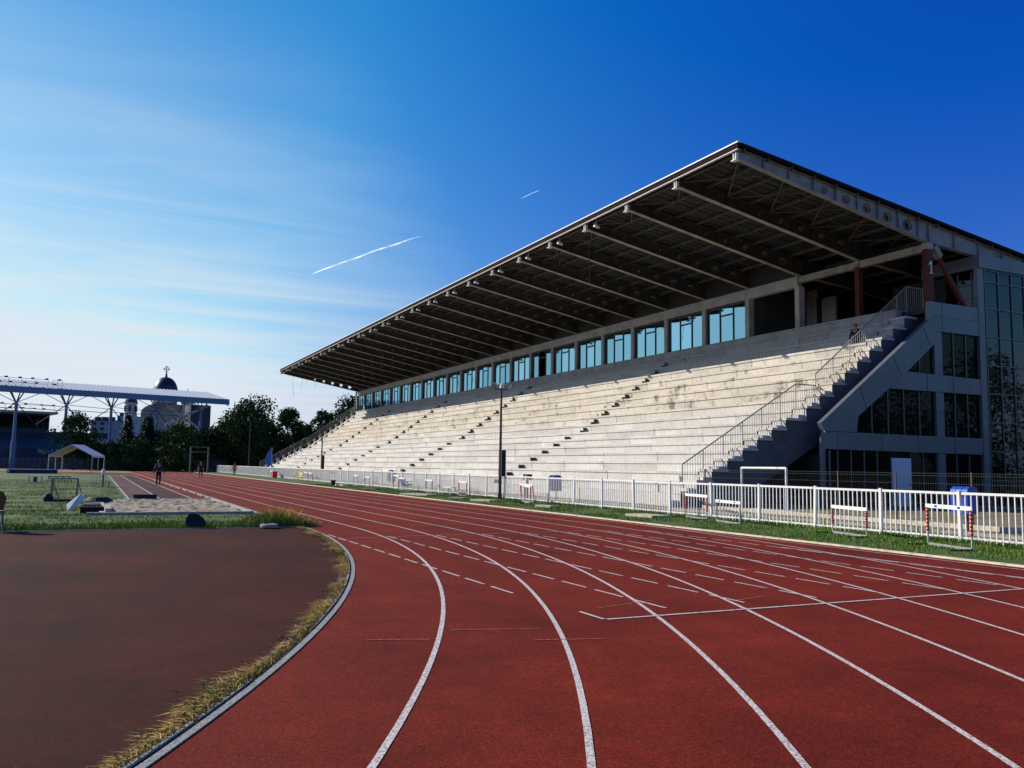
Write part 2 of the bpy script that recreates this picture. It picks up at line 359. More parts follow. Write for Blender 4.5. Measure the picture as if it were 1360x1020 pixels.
# markings
def ribbon(mb, pts, w, z=.005):
    n = len(pts); vs = []
    for i, (x, y) in enumerate(pts):
        a = pts[max(i - 1, 0)]; b = pts[min(i + 1, n - 1)]; dx, dy = b[0] - a[0], b[1] - a[1]; l = math.hypot(dx, dy)
        nx, ny = -dy / l * w / 2, dx / l * w / 2
        vs += [(x + nx, y + ny, z), (x - nx, y - ny, z)]
    mb.add(vs, [(2 * i, 2 * i + 1, 2 * i + 3, 2 * i + 2) for i in range(n - 1)])
mb = MB()
for k in range(1, 9):
    r = RK + LW * k
    pts = [(r, 140), (r, SY), (r, SY / 2)] + arc(r, 0, -1.75, 110)
    ribbon(mb, pts, .05 if k < 8 else .05, .0045)
    ribbon(mb, arc(r, 0, 2.4, 60, 0, SY), .05, .0045)
x8 = RK + LW * 8 - .02
ribbon(mb, [(x8, .0), (x8, -40)], .05, .0075)
x7 = RK + LW * 7 + .04
ribbon(mb, [(x7, -8.6), (x7, -40)], .05, .0075)
YT = -15.0
ribbon(mb, [(RK + .06, -14.45), (RK + .06, YT + .02)], .045, .0075)
ribbon(mb, [(RK + .085, YT), (x8, YT)], .05, .0078)
for k in range(0, 8):
    x = RK - .04 + LW * k; y = YT + .42
    top = -3.2 - .1 * k if k < 7 else -3.5
    if k == 0: y = YT + 2.15
    while y < top:
        ribbon(mb, [(x, y), (x, y + .70)], .045, .0078); y += .943
struct(mb, 'track_markings', M['line'], 'white lane lines and dashed marks painted on the red track', recalc=False)
mb = MB()
ribbon(mb, [(RK + .15, -3.85), (38.8, -3.5), (44.2, -3.1)], .05, .0079)
struct(mb, 'faded_marking', M['line_faint'], 'faded pale line across the track', recalc=False)
mb = MB()
for (xa, ya, xb, yb) in ((34.75, -14.95, 35.62, -15.22), (36.0, -15.93, 35.3, -15.72), (33.8, -15.12, 34.38, -15.33), (36.9, -14.3, 37.9, -14.0), (38.9, -14.4, 39.6, -14.2)):
    ribbon(mb, [(xa, ya), (xb, yb)], .03, .0055)
struct(mb, 'yellow_marking', M['line_yellow'], 'worn yellow marks across the inner lanes', recalc=False)

# runways and sand pit
sheet([(32.75, 17.3), (34.05, 17.3), (34.1, 88), (32.8, 88)], .008, 'runway', M['runway'], 'pale worn rubber runway leading to the sand pit')
sheet([(34.05, 17.3), (35.45, 17.3), (35.5, 88), (34.1, 88)], .008, 'dark_runway', M['runway_dark'], 'darker rubber runway beside the track')
sheet([(35.45, 17.3), (36.36, 17.3), (36.36, 88), (35.5, 88)], .008, 'red_strip', M['track'], 'red rubber strip between the runway and the track')
mb = MB()
for x in (32.78, 34.07, 35.45): ribbon(mb, [(x, 17.3), (x + .05, 88)], .06, .012)
struct(mb, 'runway_markings', M['line'], 'white edge lines of the runways', recalc=False)
X0, X1, Y0, Y1 = 31.75, 36.0, 6.6, 17.1
mb = MB(); nx, ny = 60, 150
vs = []
for j in range(ny + 1):
    for i in range(nx + 1):
        x = X0 + (X1 - X0) * i / nx; y = Y0 + (Y1 - Y0) * j / ny
        z = .05 + .05 * noise.noise((x * 1.7, y * 1.7, 0)) + .07 * noise.noise((x * 4, y * 3, 3)) + .045 * noise.noise((x * 9, y * 7, 8))
        vs.append((x, y, max(z, .016)))
mb.add(vs, [(j * (nx + 1) + i, j * (nx + 1) + i + 1, (j + 1) * (nx + 1) + i + 1, (j + 1) * (nx + 1) + i) for j in range(ny) for i in range(nx)])
tag(mb.build('sand', M['sand'], smooth=True, recalc=False), 'churned pale sand in the long jump pit', None, None, 'stuff')
mb = MB()
mb.box(31.2, 36.1, Y0 - .22, Y0 - .04, -.02, .09); mb.box(31.2, 36.1, Y1 + .02, Y1 + .2, -.02, .09); mb.box(X1 + .02, X1 + .2, Y0 - .04, Y1, -.02, .09); mb.box(X0 - .2, X0 - .02, Y0, Y1, -.02, .08)
struct(mb, 'pit_edging', M['plank'], 'weathered plank edging round the sand pit')
mb = MB(); mb.box(10, 36.3, YD - .02, YD + .03, -.02, .022)
struct(mb, 'apron_kerb', M['plank'], 'thin kerb between the maroon apron and the grass')

# ------------------------------------------------------------------ grass
def blades(mb, n, xf, h0, h1, w, lean=.5):
    for _ in range(n):
        x, y = xf(); h = R.uniform(h0, h1); a = R.uniform(0, 6.283); ca, sa = math.cos(a) * w / 2, math.sin(a) * w / 2
        lx, ly = R.uniform(-lean, lean) * h, R.uniform(-lean, lean) * h
        mb.add([(x - ca, y - sa, 0), (x + ca, y + sa, 0), (x + lx, y + ly, h)], [(0, 1, 2)])
def patchy(f, thr=.0, s=.5):
    while True:
        x, y = f()
        if noise.noise((x * s, y * s, 5)) + .35 * noise.noise((x * 2.1, y * 2.1, 9)) + R.uniform(-.35, .35) > thr: return x, y
mb = MB()
def in_field():
    t = R.random() ** 1.8; y = YD + .02 + 60 * t; x0 = 25.5 - .12 * y
    while True:
        x = R.uniform(x0, 36.3)
        if not (31.3 < x and 6.2 < y < 17.4) and not (y > 17.2 and x > 32.6): return x, y
blades(mb, 42000, lambda: patchy(in_field, -.15), .03, .075, .018)
blades(mb, 9000, lambda: (R.uniform(26, 36.2), YD + .05 + R.random() ** 2 * 2.4), .05, .13, .016)
tag(mb.build('grass', M['grass'], recalc=False), 'green grass blades on the infield', 'grass', None, 'stuff')
mb = MB()
def in_verge():
    y = -16 + 66 * R.random() ** 1.5; return R.uniform(46.9, 50.9), y
blades(mb, 30000, lambda: patchy(in_verge, -.1), .03, .09, .018)
blades(mb, 7000, lambda: (R.gauss(50.62, .16), -14 + 40 * R.random() ** 1.3), .05, .2, .02)
tag(mb.build('verge_grass', M['grass'], recalc=False), 'green grass blades along the white fence', 'grass', None, 'stuff')
mb = MB()
blades(mb, 12000, lambda: patchy(in_verge, -.05), .03, .09, .016)
blades(mb, 12000, lambda: patchy(in_field, .1), .03, .07, .016)
def behind(): return R.uniform(51, 55.4), -14 + 50 * R.random() ** 1.4
blades(mb, 9000, lambda: patchy(behind, .05), .03, .1, .018)
tag(mb.build('pale_grass', M['grass_pale'], recalc=False), 'yellowing grass patches on the verge and field', 'grass', None, 'stuff')
# weeds along the kerb
def kerb_pt(a, rin): r = RK - rin; return r * math.cos(a), r * math.sin(a)
def weeds(mb, n, dens, h0, h1, seed):
    c = 0
    while c < n:
        a = R.uniform(-1.12, .03)
        d = noise.noise((a * 22, 3, seed)) + .6 * noise.noise((a * 70, 1, seed + 4))
        if d + R.uniform(-.25, .25) < dens: continue
        c += 1
        amp = max(.25, min(.55 + d, 1.1)); far = 1 + 1.1 * max(0, a + .55)
        x, y = kerb_pt(a, .085 + abs(R.gauss(0, .085 * amp * far)))
        h = R.uniform(h0, h1) * (.5 + .5 * amp); al = R.uniform(0, 6.283); w = R.uniform(.002, .0055) * far
        ux, uy = -math.cos(a) * .9 + R.uniform(-.9, .9), -math.sin(a) * .9 + R.uniform(-.9, .9)
        ca, sa = math.cos(al) * w, math.sin(al) * w
        m1 = (x + ux * h * .5, y + uy * h * .5, h * .5); t = (x + ux * h * 1.3, y + uy * h * 1.3, h * R.uniform(.2, .75))
        mb.add([(x - ca, y - sa, 0), (x + ca, y + sa, 0), (m1[0] + ca, m1[1] + sa, m1[2]), (m1[0] - ca, m1[1] - sa, m1[2]), t], [(0, 1, 2, 3), (3, 2, 4)])
mb = MB(); weeds(mb, 24000, -.16, .03, .10, 1); tag(mb.build('dry_weeds', M['dry'], recalc=False), 'dry straw coloured weeds along the bend kerb', 'weeds', None, 'stuff')
mb = MB(); weeds(mb, 3000, .1, .03, .10, 6); tag(mb.build('green_weeds', M['weed'], recalc=False), 'greener weeds among the dry ones along the kerb', 'weeds', None, 'stuff')
mb = MB(); weeds(mb, 9000, -.1, .01, .05, 11); tag(mb.build('dead_litter', M['wood'], recalc=False), 'brown dead plant litter under the kerb weeds', 'litter', None, 'stuff')
mb = MB()
def tuft(mb, cx, cy, n, r, h0, h1, w=.012):
    for _ in range(n):
        x, y = R.gauss(cx, r), R.gauss(cy, r * .8)
        if y < YD + .05: y = YD + .05 + abs(R.gauss(0, .1))
        h = R.uniform(h0, h1) * math.exp(-((x - cx) / r) ** 2 * .25); a = R.uniform(0, 6.283); ca, sa = math.cos(a) * w / 2, math.sin(a) * w / 2
        lx, ly = R.uniform(-.45, .45) * h, R.uniform(-.45, .45) * h
        mb.add([(x - ca, y - sa, 0), (x + ca, y + sa, 0), (x + lx * .5 + ca, y + ly * .5 + sa, h * .6), (x + lx * .5 - ca, y + ly * .5 - sa, h * .6), (x + lx * 1.3, y + ly * 1.3, h)], [(0, 1, 2, 3), (3, 2, 4)])
tuft(mb, 35.75, .75, 2600, .5, .18, .42); tuft(mb, 36.2, .35, 900, .3, .12, .3)
tag(mb.build('tall_weeds', M['weed'], recalc=False), 'tall grass tuft at the corner of the field beside the kerb', 'weeds', None, 'stuff')
mb = MB(); tuft(mb, 36.0, 1.0, 1100, .45, .28, .6, .009); tuft(mb, 36.42, .3, 420, .2, .16, .34, .009)
tag(mb.build('seed_heads', M['dry'], recalc=False), 'straw coloured seed heads over the tall grass tuft', 'weeds', None, 'stuff')

# ------------------------------------------------------------------ grandstand
SB = (57.0, 8.0, 0)
G = thing('grandstand', SB, 'long concrete grandstand with dark cantilever roof, glazed top storey and outside stair', 'grandstand')
YB0, BAY, NB = 7.96, 4.66, 25
YE = YB0 + BAY * (NB - 1)          # 119.8
XS = [55.25 + .9 * k for k in range(8)] + [62.9 + .882 * k for k in range(9)]
ZS = [.585 + .508 * k for k in range(8)] + [4.78 + .64 * k for k in range(9)]
YS0, YS1 = 9.68, YE - .3
AISLES = [30.6, 53.4, 76.3, 99.2]
def seating():
    mb = MB()
    nrow = len(XS)
    for k in range(nrow):
        xa = XS[k]; xb = XS[k + 1] if k + 1 < nrow else 70.75
        zb = ZS[k - 1] if k else -.02
        y = YS0 + (0 if k % 2 else -1.1)
        while y < YS1:
            l = R.choice((2.33, 2.33, 3.1, 4.66)) * R.uniform(.96, 1.02)
            ya, ye = max(y, YS0), min(y + l, YS1)
            if ye - ya > .1:
                j = R.uniform(-.014, .014); g = R.uniform(.006, .016)
                mb.box(xa + j, xb + .25, ya + g, ye - g, zb - .03 - .002 * (k % 2), ZS[k] + R.uniform(-.006, .006))
                if k:                        # nosing lip
                    mb.box(xa + j - R.choice((.05, .055, .06)), xa + j + .06, ya + g, ye - g, ZS[k] - .13, ZS[k] - .012)
            y += l
    o = mb.build('seating_terrace', M['seat'], G, recalc=False)
    # solid body below the slabs
    mb = MB()
    pts = [(XS[0] + .12, YS0 + .04, -.01)]
    for k in range(nrow):
        pts.append((XS[k] + .12, YS0 + .04, ZS[k] - .08)); pts.append(((XS[k + 1] if k + 1 < nrow else 70.7) + .12, YS0 + .04, ZS[k] - .08))
    pts.append((70.82, YS0 + .04, -.01))
    mb.poly(pts, (0, YS1 - YS0 - .08, 0))
    mb.build('terrace_core', M['seam'], G)
    mb = MB()
    # half-step blocks of the aisles
    for ya in AISLES + [YS1 - 1.0]:
        for k in range(1, nrow):
            mb = MB()
            x = XS[k]; zt = ZS[k - 1]; h = ZS[k] - zt; w = .62 if ya < 110 else .55
            if k < 8: mb.box(x - .46, x + .02, ya - w, ya + w, zt + h / 2 - .05, zt + h / 2); mb.box(x - .455, x - .40, ya - w + .003, ya + w - .003, zt + .004, zt + h / 2 - .052)
            else:
                mb.box(x - .56, x + .02, ya - w, ya + w, zt + h / 3 - .04, zt + h / 3); mb.box(x - .555, x - .51, ya - w + .003, ya + w - .003, zt + .004, zt + h / 3 - .042); mb.box(x - .30, x + .02, ya - w + .01, ya + w - .01, zt + 2 * h / 3 - .05, zt + 2 * h / 3); mb.box(x - .295, x - .25, ya - w + .013, ya + w - .013, zt + h / 3 + .003, zt + 2 * h / 3 - .052)
            mb.build('aisle_step', M['seat'], G, recalc=False)
    mb = MB()
    for k in range(0, nrow): mb = MB(); mb.box(XS[k] - .12, XS[k] + .25, YS1 - .02, YS1 + .24, (ZS[k - 1] if k else 0), ZS[k] + .42); mb.build('end_upstand', M['seat'], G)
seating()
XG = 70.85
mb = MB()
y = YS0
while y < YS1:
    l = min(4.66, YS1 - y); mb.box(70.5, 70.95, y + .006, y + l - .006, 9.7, 10.52 + R.uniform(-.004, .004)); mb.box(70.42, 71.3, y + .006, y + l - .006, 10.52, 10.60); y += l
mb.build('parapet', M['panelwall'], G)

# roof
def ztop(x): return 17.12 - .1405 * (x - 58)
XR0, XR1 = 57.9, 81.0
YR0, YR1 = YB0 - .30, YE + .5
mb = MB(); mb.poly([(XR0, YR0, ztop(XR0) - .06), (XR0, YR0, ztop(XR0)), (XR1, YR0, ztop(XR1)), (XR1, YR0, ztop(XR1) - .06)], (0, YR1 - YR0, 0))
mb.build('roof_deck', M['rooftop'], G)
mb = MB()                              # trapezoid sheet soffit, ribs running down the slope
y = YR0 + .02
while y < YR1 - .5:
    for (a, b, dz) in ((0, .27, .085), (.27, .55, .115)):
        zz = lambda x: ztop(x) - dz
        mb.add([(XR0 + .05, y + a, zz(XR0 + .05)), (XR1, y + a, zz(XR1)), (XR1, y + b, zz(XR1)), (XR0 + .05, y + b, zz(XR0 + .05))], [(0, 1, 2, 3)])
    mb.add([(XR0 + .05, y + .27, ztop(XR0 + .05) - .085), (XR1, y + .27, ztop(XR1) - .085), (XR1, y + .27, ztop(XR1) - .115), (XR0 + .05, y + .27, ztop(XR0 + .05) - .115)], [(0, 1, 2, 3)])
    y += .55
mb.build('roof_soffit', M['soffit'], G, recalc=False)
mb = MB()
zt = ztop(XR0)
mb.box(XR0 - .06, XR0 - .003, YR0 - .02, YR1 + .02, zt - .33, zt - .042)
mb.poly([(XR0, YR0 - .05, ztop(XR0) - .15), (XR0, YR0 - .05, ztop(XR0) - .002), (XR1, YR0 - .05, ztop(XR1) - .002), (XR1, YR0 - .05, ztop(XR1) - .15)], (0, .045, 0))
mb.poly([(XR0, YR1 + .005, ztop(XR0) - .5), (XR0, YR1 + .005, ztop(XR0) - .002), (XR1, YR1 + .005, ztop(XR1) - .002), (XR1, YR1 + .005, ztop(XR1) - .3)], (0, .045, 0))
mb.build('roof_fascia', M['fascia'], G)
mb = MB(); mb.box(XR0 - .10, XR0 + .10, YR0 - .06, YR1 + .06, zt - .04, zt + .02); mb.box(XR0 - .08, XR0 + .06, YR0, YR1, zt - .36, zt - .332)
mb.build('roof_flashing', M['flash'], G)
# purlins
PX = [58.35 + 1.47 * i for i in range(16)]
mb = MB()
for i, x in enumerate(PX):
    z = ztop(x) - .20; mb.box(x - .035, x + .035, YR0 + .05, YR1 - .05, z - .08, z + .065)
    mb.box(x - .035, x + .045, YR0 + .05, YR1 - .05, z - .095, z - .08)
mb.build('purlins', M['purlin'], G)
mb = MB()
for k in range(NB - 1):
    y0 = YB0 + BAY * k; y1 = y0 + BAY
    def br(xa, ya, xb, yb, d=.32): mb.bar((xa, ya, ztop(xa) - d), (xb, yb, ztop(xb) - d), .05, .05)
    if k in (0, 12, 22):
        for j in range(5): br(PX[2 * j], y0 + .1, PX[2 * j + 2], y1 - .1); br(PX[2 * j + 2], y0 + .1, PX[2 * j], y1 - .1, .38)
    else: br(PX[0], y0 + .1, PX[1], y0 + BAY * .5); br(PX[1], y0 + BAY * .5, PX[0], y1 - .1)
    for q in range(1, 3): mb.bar((PX[0], y0 + BAY * q / 3, ztop(PX[0]) - .3), (PX[13], y0 + BAY * q / 3, ztop(PX[13]) - .3), .025, .03)
mb.build('roof_bracing', M['purlin'], G)

# tapered girders with round holes
def zbot(x):
    if x <= 71.0: return 16.42 - (16.42 - 14.02) * (x - 58.1) / (71.0 - 58.1)
    return 14.02 - .32 * (x - 71.0) / 4.0 if x < 75 else 13.70 - .14 * (x - 75)
HOLES = [(63.55, .15), (65.05, .19), (66.5, .22), (67.98, .25), (69.45, .28)]
def girder():
    mb = MB(); t = .035
    zu = lambda x: ztop(x) - .25
    xs = [58.1, 59.6, 61.2, 62.8] + [64.3, 65.77, 67.24, 68.71, 70.2, 71.0, 73, 75, 77, 79, 80.6]
    hol = {4: HOLES[0], 5: HOLES[1], 6: HOLES[2], 7: HOLES[3], 8: HOLES[4]}
    for i in range(len(xs) - 1):
        xa, xb = xs[i], xs[i + 1]
        ring_ = [(xa, zbot(xa)), (xb, zbot(xb)), (xb, zu(xb)), (xa, zu(xa))]
        h = hol.get(i + 1)
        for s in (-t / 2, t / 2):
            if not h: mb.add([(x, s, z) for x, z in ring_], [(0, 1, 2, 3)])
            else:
                hx, hr = h; hx = (xa + xb) / 2; hz = (zbot(hx) + zu(hx)) / 2 - .02
                n = 24; pts = []
                per = []
                for e in range(4):
                    p, q = ring_[e], ring_[(e + 1) % 4]
                    for u in range(6): per.append((p[0] + (q[0] - p[0]) * u / 6, p[1] + (q[1] - p[1]) * u / 6))
                cir = []
                for (x, z) in per:
                    a = math.atan2(z - hz, x - hx); cir.append((hx + hr * math.cos(a), hz + hr * math.sin(a)))
                vs = [(x, s, z) for x, z in per] + [(x, s, z) for x, z in cir]
                mb.add(vs, [(j, (j + 1) % n, n + (j + 1) % n, n + j) for j in range(n)])
        if h:
            n = 20; vs = []
            for yy in (-.13, .13):
                for j in range(n): a = 2 * math.pi * j / n; vs.append((hx + (hr + .012) * math.cos(a), yy, hz + (hr + .012) * math.sin(a)))
            mb.add(vs, [(j, (j + 1) % n, n + (j + 1) % n, n + j) for j in range(n)])
        if i: mb.box(xa - .012, xa + .012, -.14, .14, zbot(xa), zu(xa))
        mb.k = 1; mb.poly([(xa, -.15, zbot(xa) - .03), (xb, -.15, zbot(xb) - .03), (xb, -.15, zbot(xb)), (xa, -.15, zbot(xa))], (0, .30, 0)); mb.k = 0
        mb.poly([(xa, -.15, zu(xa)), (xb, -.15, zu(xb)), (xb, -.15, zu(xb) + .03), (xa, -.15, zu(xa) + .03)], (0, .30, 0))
    mb.box(58.08, 58.1, -.15, .15, zbot(58.1) - .03, zu(58.1) + .03)
    return mb
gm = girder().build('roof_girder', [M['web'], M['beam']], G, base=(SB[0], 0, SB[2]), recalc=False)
gm.location = (0, YB0 - SB[1], 0)
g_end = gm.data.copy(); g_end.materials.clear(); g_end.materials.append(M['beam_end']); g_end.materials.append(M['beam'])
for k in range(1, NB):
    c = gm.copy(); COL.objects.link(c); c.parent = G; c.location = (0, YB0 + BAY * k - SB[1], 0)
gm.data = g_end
# brackets and lamps at the girder tips
mb = MB(); z0 = zbot(58.1)
mb.box(57.9, 58.075, -.11, -.07, z0 - .08, z0 + .26); mb.box(57.9, 58.075, .07, .11, z0 - .08, z0 + .26); mb.box(57.82, 58.075, -.17, .17, z0 - .12, z0 - .08)
bk = mb.build('eave_bracket', M['flash'], G, base=(SB[0], 0, 0)); bk.location = (0, YB0 - SB[1], 0)
mb = MB(); mb.tube((58.15, -.75, z0 + .12), (58.5, -.75, z0 + .02), .12, .08, 12); mb.bar((58.3, -.75, z0 + .1), (58.3, -.75, z0 + .55), .04)
lp = mb.build('eave_lamp', M['flash'], G, base=(SB[0], 0, 0)); lp.location = (0, YB0 + 3 * BAY - SB[1], 0)
for k in range(1, NB):
    c = bk.copy(); COL.objects.link(c); c.parent = G; c.location = (0, YB0 + BAY * k - SB[1], 0)
    if k > 3:
        c = lp.copy(); COL.objects.link(c); c.parent = G; c.location = (0, YB0 + BAY * k - SB[1], 0)
# dangling cables
def cable(x, y, l, sway):
    mb = MB(); p = Vector((x, y, ztop(x) - .55)); a = R.uniform(0, 6)
    for i in range(8):
        q = p + Vector((sway * math.sin(a + i * .9) * .25, sway * math.cos(a + i * .7) * .25, -l / 8)); mb.tube(p, q, .017, n=5); p = q
    mb.build('hanging_cable', M['black'], G)
for x, y, l, s in ((58.8, 113, 4.4, .5), (58.8, 108, 3.8, .5), (58.8, 104, 3.0, .4), (59, 99, 3.8, .6), (58.7, 22.6, 3.2, .1), (58.8, 31.8, 2.8, .3), (58.7, 36.4, 2.0, .2), (59, 27.3, 1.5, .3), (59, 45.6, 2.2, .2)): cable(x, y, l, s)

# upper storey wall: pilasters, header, windows
mb = MB()
for k in range(2, NB):
    mb = MB(); y = YB0 + BAY * k; mb.box(XG - .16, XG + .3, y - .19, y + .19, 10.6, 13.30); mb.build('pilaster', M['panelwall'], G)
mb = MB()
for k in range(2, NB - 1):
    y0 = YB0 + BAY * k
    for j in range(4):
        mb.box(XG - .10, XG + .28, y0 + BAY * j / 4 + .006, y0 + BAY * (j + 1) / 4 - .006, 13.303, 13.98 + (.004 if j % 2 else 0))
mb.build('header_panels', M['panelwall'], G)
mb = MB(); mb.box(XG - .05, XG + .25, YB0 + BAY * 2 + .25, YE, 13.99, 15.3); mb.box(76.0, 76.2, YB0 + BAY * 3, YE, 10.6, 14.8)
mb.build('back_wall', M['inner'], G)
wbase = (SB[0], 0, 0)
w0, w1 = .20, BAY - .20; zw0, zw1 = 10.66, 13.24
def window_mesh(broken=False):
    f = MB(); th = (w1 - w0) / 3
    f.box(XG, XG + .12, w0, w1, zw0, zw0 + .06); f.box(XG, XG + .12, w0, w1, zw1 - .06, zw1)
    for j in range(4):
        y = w0 + th * j; f.box(XG - .003, XG + .123, y - .035 if j else y, y + .035 if j < 3 else y, zw0 + .06, zw1 - .06)
    f.box(XG - .006, XG + .11, w0 + th + .035, w0 + 2 * th - .035, zw1 - .72, zw1 - .62)
    f.box(XG - .06, XG - .003, w0, w1, zw0 - .05, zw0)
    return f
def pane_mesh(tilt=0, skip=None):
    f = MB(); th = (w1 - w0) / 3
    for j in range(3):
        if j == skip: continue
        ya, yb = w0 + th * j + .03, w0 + th * (j + 1) - .03; t = R.uniform(-.006, .006)
        if j == 1:
            f.box(XG + .05, XG + .06, ya, yb, zw0 + .05, zw1 - .7); f.box(XG + .07, XG + .08, ya, yb, zw1 - .64, zw1 - .05)
        else:
            f.add([(XG + .055 + t, ya, zw0 + .05), (XG + .055 - t, yb, zw0 + .05), (XG + .055 - t, yb, zw1 - .05), (XG + .055 + t, ya, zw1 - .05)], [(0, 1, 2, 3)])
    return f
wf = window_mesh().build('window', M['frame'], G, base=wbase)
for j in range(4):
    f = MB(); th = (w1 - w0) / 3; q = min(j, 2) if j < 3 else 1
    ya, yb = w0 + th * q + .03, w0 + th * (q + 1) - .03; t = R.uniform(-.006, .006)
    za, zb = (zw0 + .05, zw1 - .05) if q != 1 else ((zw0 + .05, zw1 - .7) if j == 1 else (zw1 - .64, zw1 - .05))
    f.poly([(XG + .055 + t, ya, za), (XG + .055 - t, yb, za), (XG + .055 - t, yb, zb), (XG + .055 + t, ya, zb)], (.008, 0, 0))
    f.build('pane', M['pane'], wf, base=wbase)
for k in range(3, NB - 1):
    w = wf if k == 3 else wf.copy(); w.location = (0, YB0 + BAY * k - SB[1], 0)
    if k == 3: continue
    COL.objects.link(w); w.parent = G
    for j, src in enumerate(list(wf.children)):
        if k == 9 and j in (1, 3): continue                     # one bay stands open in the middle
        c = src.copy(); COL.objects.link(c); c.parent = w
        if j != 3 and R.random() < .5: c.rotation_euler = (0, 0, R.uniform(-.0016, .0016))

# open room and terrace at the near end
mb = MB()
mb.box(71.3, 86, YB0 - .2, YE, 10.3, 10.5)                                   # upper floor
mb.box(71.3, 76.0, YB0 + BAY * 3 - .08, YB0 + BAY * 3 + .08, 10.5, 14.4)       # partition beside the open room
mb.build('upper_floor', M['rooms'], G)
mb = MB(); XW = 76.0
y2, y3 = YB0 + BAY * 2, YB0 + BAY * 3
mb.box(XW, XW + .15, 20.9, y3 + 3.2, 10.5, 12.6); mb.box(XW, XW + .15, 20.9, y3 + 3.2, 13.5, 14.4); mb.box(XW, XW + .15, 20.9, 22.9, 12.6, 13.5)
mb.box(XW - .03, XW + .15, 19.2, 20.4, 10.5, 13.6)
mb.build('room_wall', M['wallwhite'], G)
mb = MB(); mb.box(XW + .05, XW + .08, 22.9, 26, 12.6, 13.5); mb.build('room_window', M['pane'], G)
mb = MB(); mb.box(XW - .01, XW + .1, 20.4, 20.9, 10.5, 12.6); mb.box(XW - .02, XW + .1, 20.4, 20.9, 12.6, 13.6); mb.build('room_door', M['seam'], G)
mb = MB(); XB2 = 80.0                                                          # rear wall with openings
for (ya, yb, za, zb) in ((7.8, 14.3, 10.5, 14.6), (14.3, 14.8, 10.5, 12.7), (14.3, 14.8, 13.4, 14.6), (14.8, 15.5, 10.5, 14.6), (15.5, 16.7, 10.5, 12.5), (15.5, 16.7, 13.55, 14.6), (16.7, 17.2, 10.5, 14.6), (17.2, 18.9, 10.5, 13.95), (18.9, 30, 10.5, 14.8), (17.2, 18.9, 14.3, 14.34), (17.75, 18.3, 14.34, 14.6)):
    mb.box(XB2, XB2 + .2, ya, yb, za, zb)
mb.build('rear_wall', M['inner'], G)
# red columns, tie beam and brace
for k in (0, 1):
    mb = MB(); y = YB0 + BAY * k; yy = y + (.0 if k == 0 else .0)
    w = .24 if k == 0 else .17
    mb.box(70.98 - w, 70.98 + w, y - .15, y + .15, 10.5, 13.62); c = mb.build('column', M['redcol'], G)
    mb = MB(); mb.box(70.98 - w - .02, 70.98 + w + .02, y - .17, y + .17, 13.622, 13.97); mb.build('column_head', M['beam'], c)
    if k == 0:
        mb = MB(); mb.poly([(71.0, y - .162, 12.35), (71.09, y - .162, 12.35), (71.09, y - .162, 12.98), (71.01, y - .162, 12.98), (70.86, y - .162, 12.83), (70.86, y - .162, 12.74), (71.0, y - .162, 12.82)], (0, .01, 0))
        mb.box(70.90, 71.17, y - .162, y - .152, 12.29, 12.347); mb.build('number_plate', M['flash'], c)
mb = MB(); mb.box(70.85, 71.1, YB0 + .24, YB0 + BAY * 2, 13.55, 13.95); mb.build('tie_beam', M['beam'], G)
mb = MB(); mb.bar((71.45, YB0, 13.75), (73.9, YB0, 10.6), .2, .22); mb.build('brace', M['redcol'], G)
mb = MB(); mb.bar((71.4, YB0 - .02, 13.85), (71.85, YB0 - .02, 13.3), .33, .33); mb.build('brace_head', M['beam'], G)

# outside stair
YA, YZ = 8.66, 9.6
mb = MB()
pts = [(54.4, YA, -.01)]
for k in range(len(XS)):
    pts += [(XS[k] - .03, YA, ZS[k - 1] if k else -.01), (XS[k] - .03, YA, ZS[k])]
pts += [(71.6, YA, ZS[-1]), (71.6, YA, ZS[-1] - 1.9), (63.65, YA, 3.05), (58.2, YA, .12), (57.0, YA, -.01)]
mb.poly(pts, (0, YZ - YA, 0))
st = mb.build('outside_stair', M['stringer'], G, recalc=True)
mb = MB()
for k in range(len(XS)):
    x, zt = XS[k] - .03, (ZS[k - 1] if k else 0); h = ZS[k] - zt
    mb.box(x - .44, x - .002, YA + .12, YZ - .05, zt + .003, zt + h / 2); mb.box(x - .03, x + .0, YA + .02, YZ - .03, zt + .002, ZS[k])
    mb.box(x - .07, x + .86, YA - .10, YZ - .02, ZS[k] + .002, ZS[k] + .12)        # tread slab with overhanging edge
mb.build('stair_treads', M['seat'], st, recalc=True)
# stair railing
mb = MB(); YRL = 9.63
seg = [((56.05, .62, 1.93), (63.1, 4.55, 6.08)), ((63.1, 4.55, 6.08), (64.46, 5.28, 6.08)), ((64.46, 5.28, 6.68), (71.3, 10.25, 11.95)), ((71.3, 10.25, 11.95), (72.6, 10.25, 11.95))]
for (xa, ba, ta), (xb, bb, tb) in seg:
    mb.bar((xa, YRL, ta), (xb, YRL, tb), .05, .05); mb.bar((xa, YRL, ba + .12), (xb, YRL, bb + .12), .04, .04)
    n = max(2, int((xb - xa) / .15))
    for i in range(n + 1):
        t = i / n; x = xa + (xb - xa) * t; big = i % 8 == 0
        mb.bar((x, YRL, ba + (bb - ba) * t + (-.15 if big else .12)), (x, YRL, ta + (tb - ta) * t), .045 if big else .017)
mb.build('stair_railing', M['rail'], st)

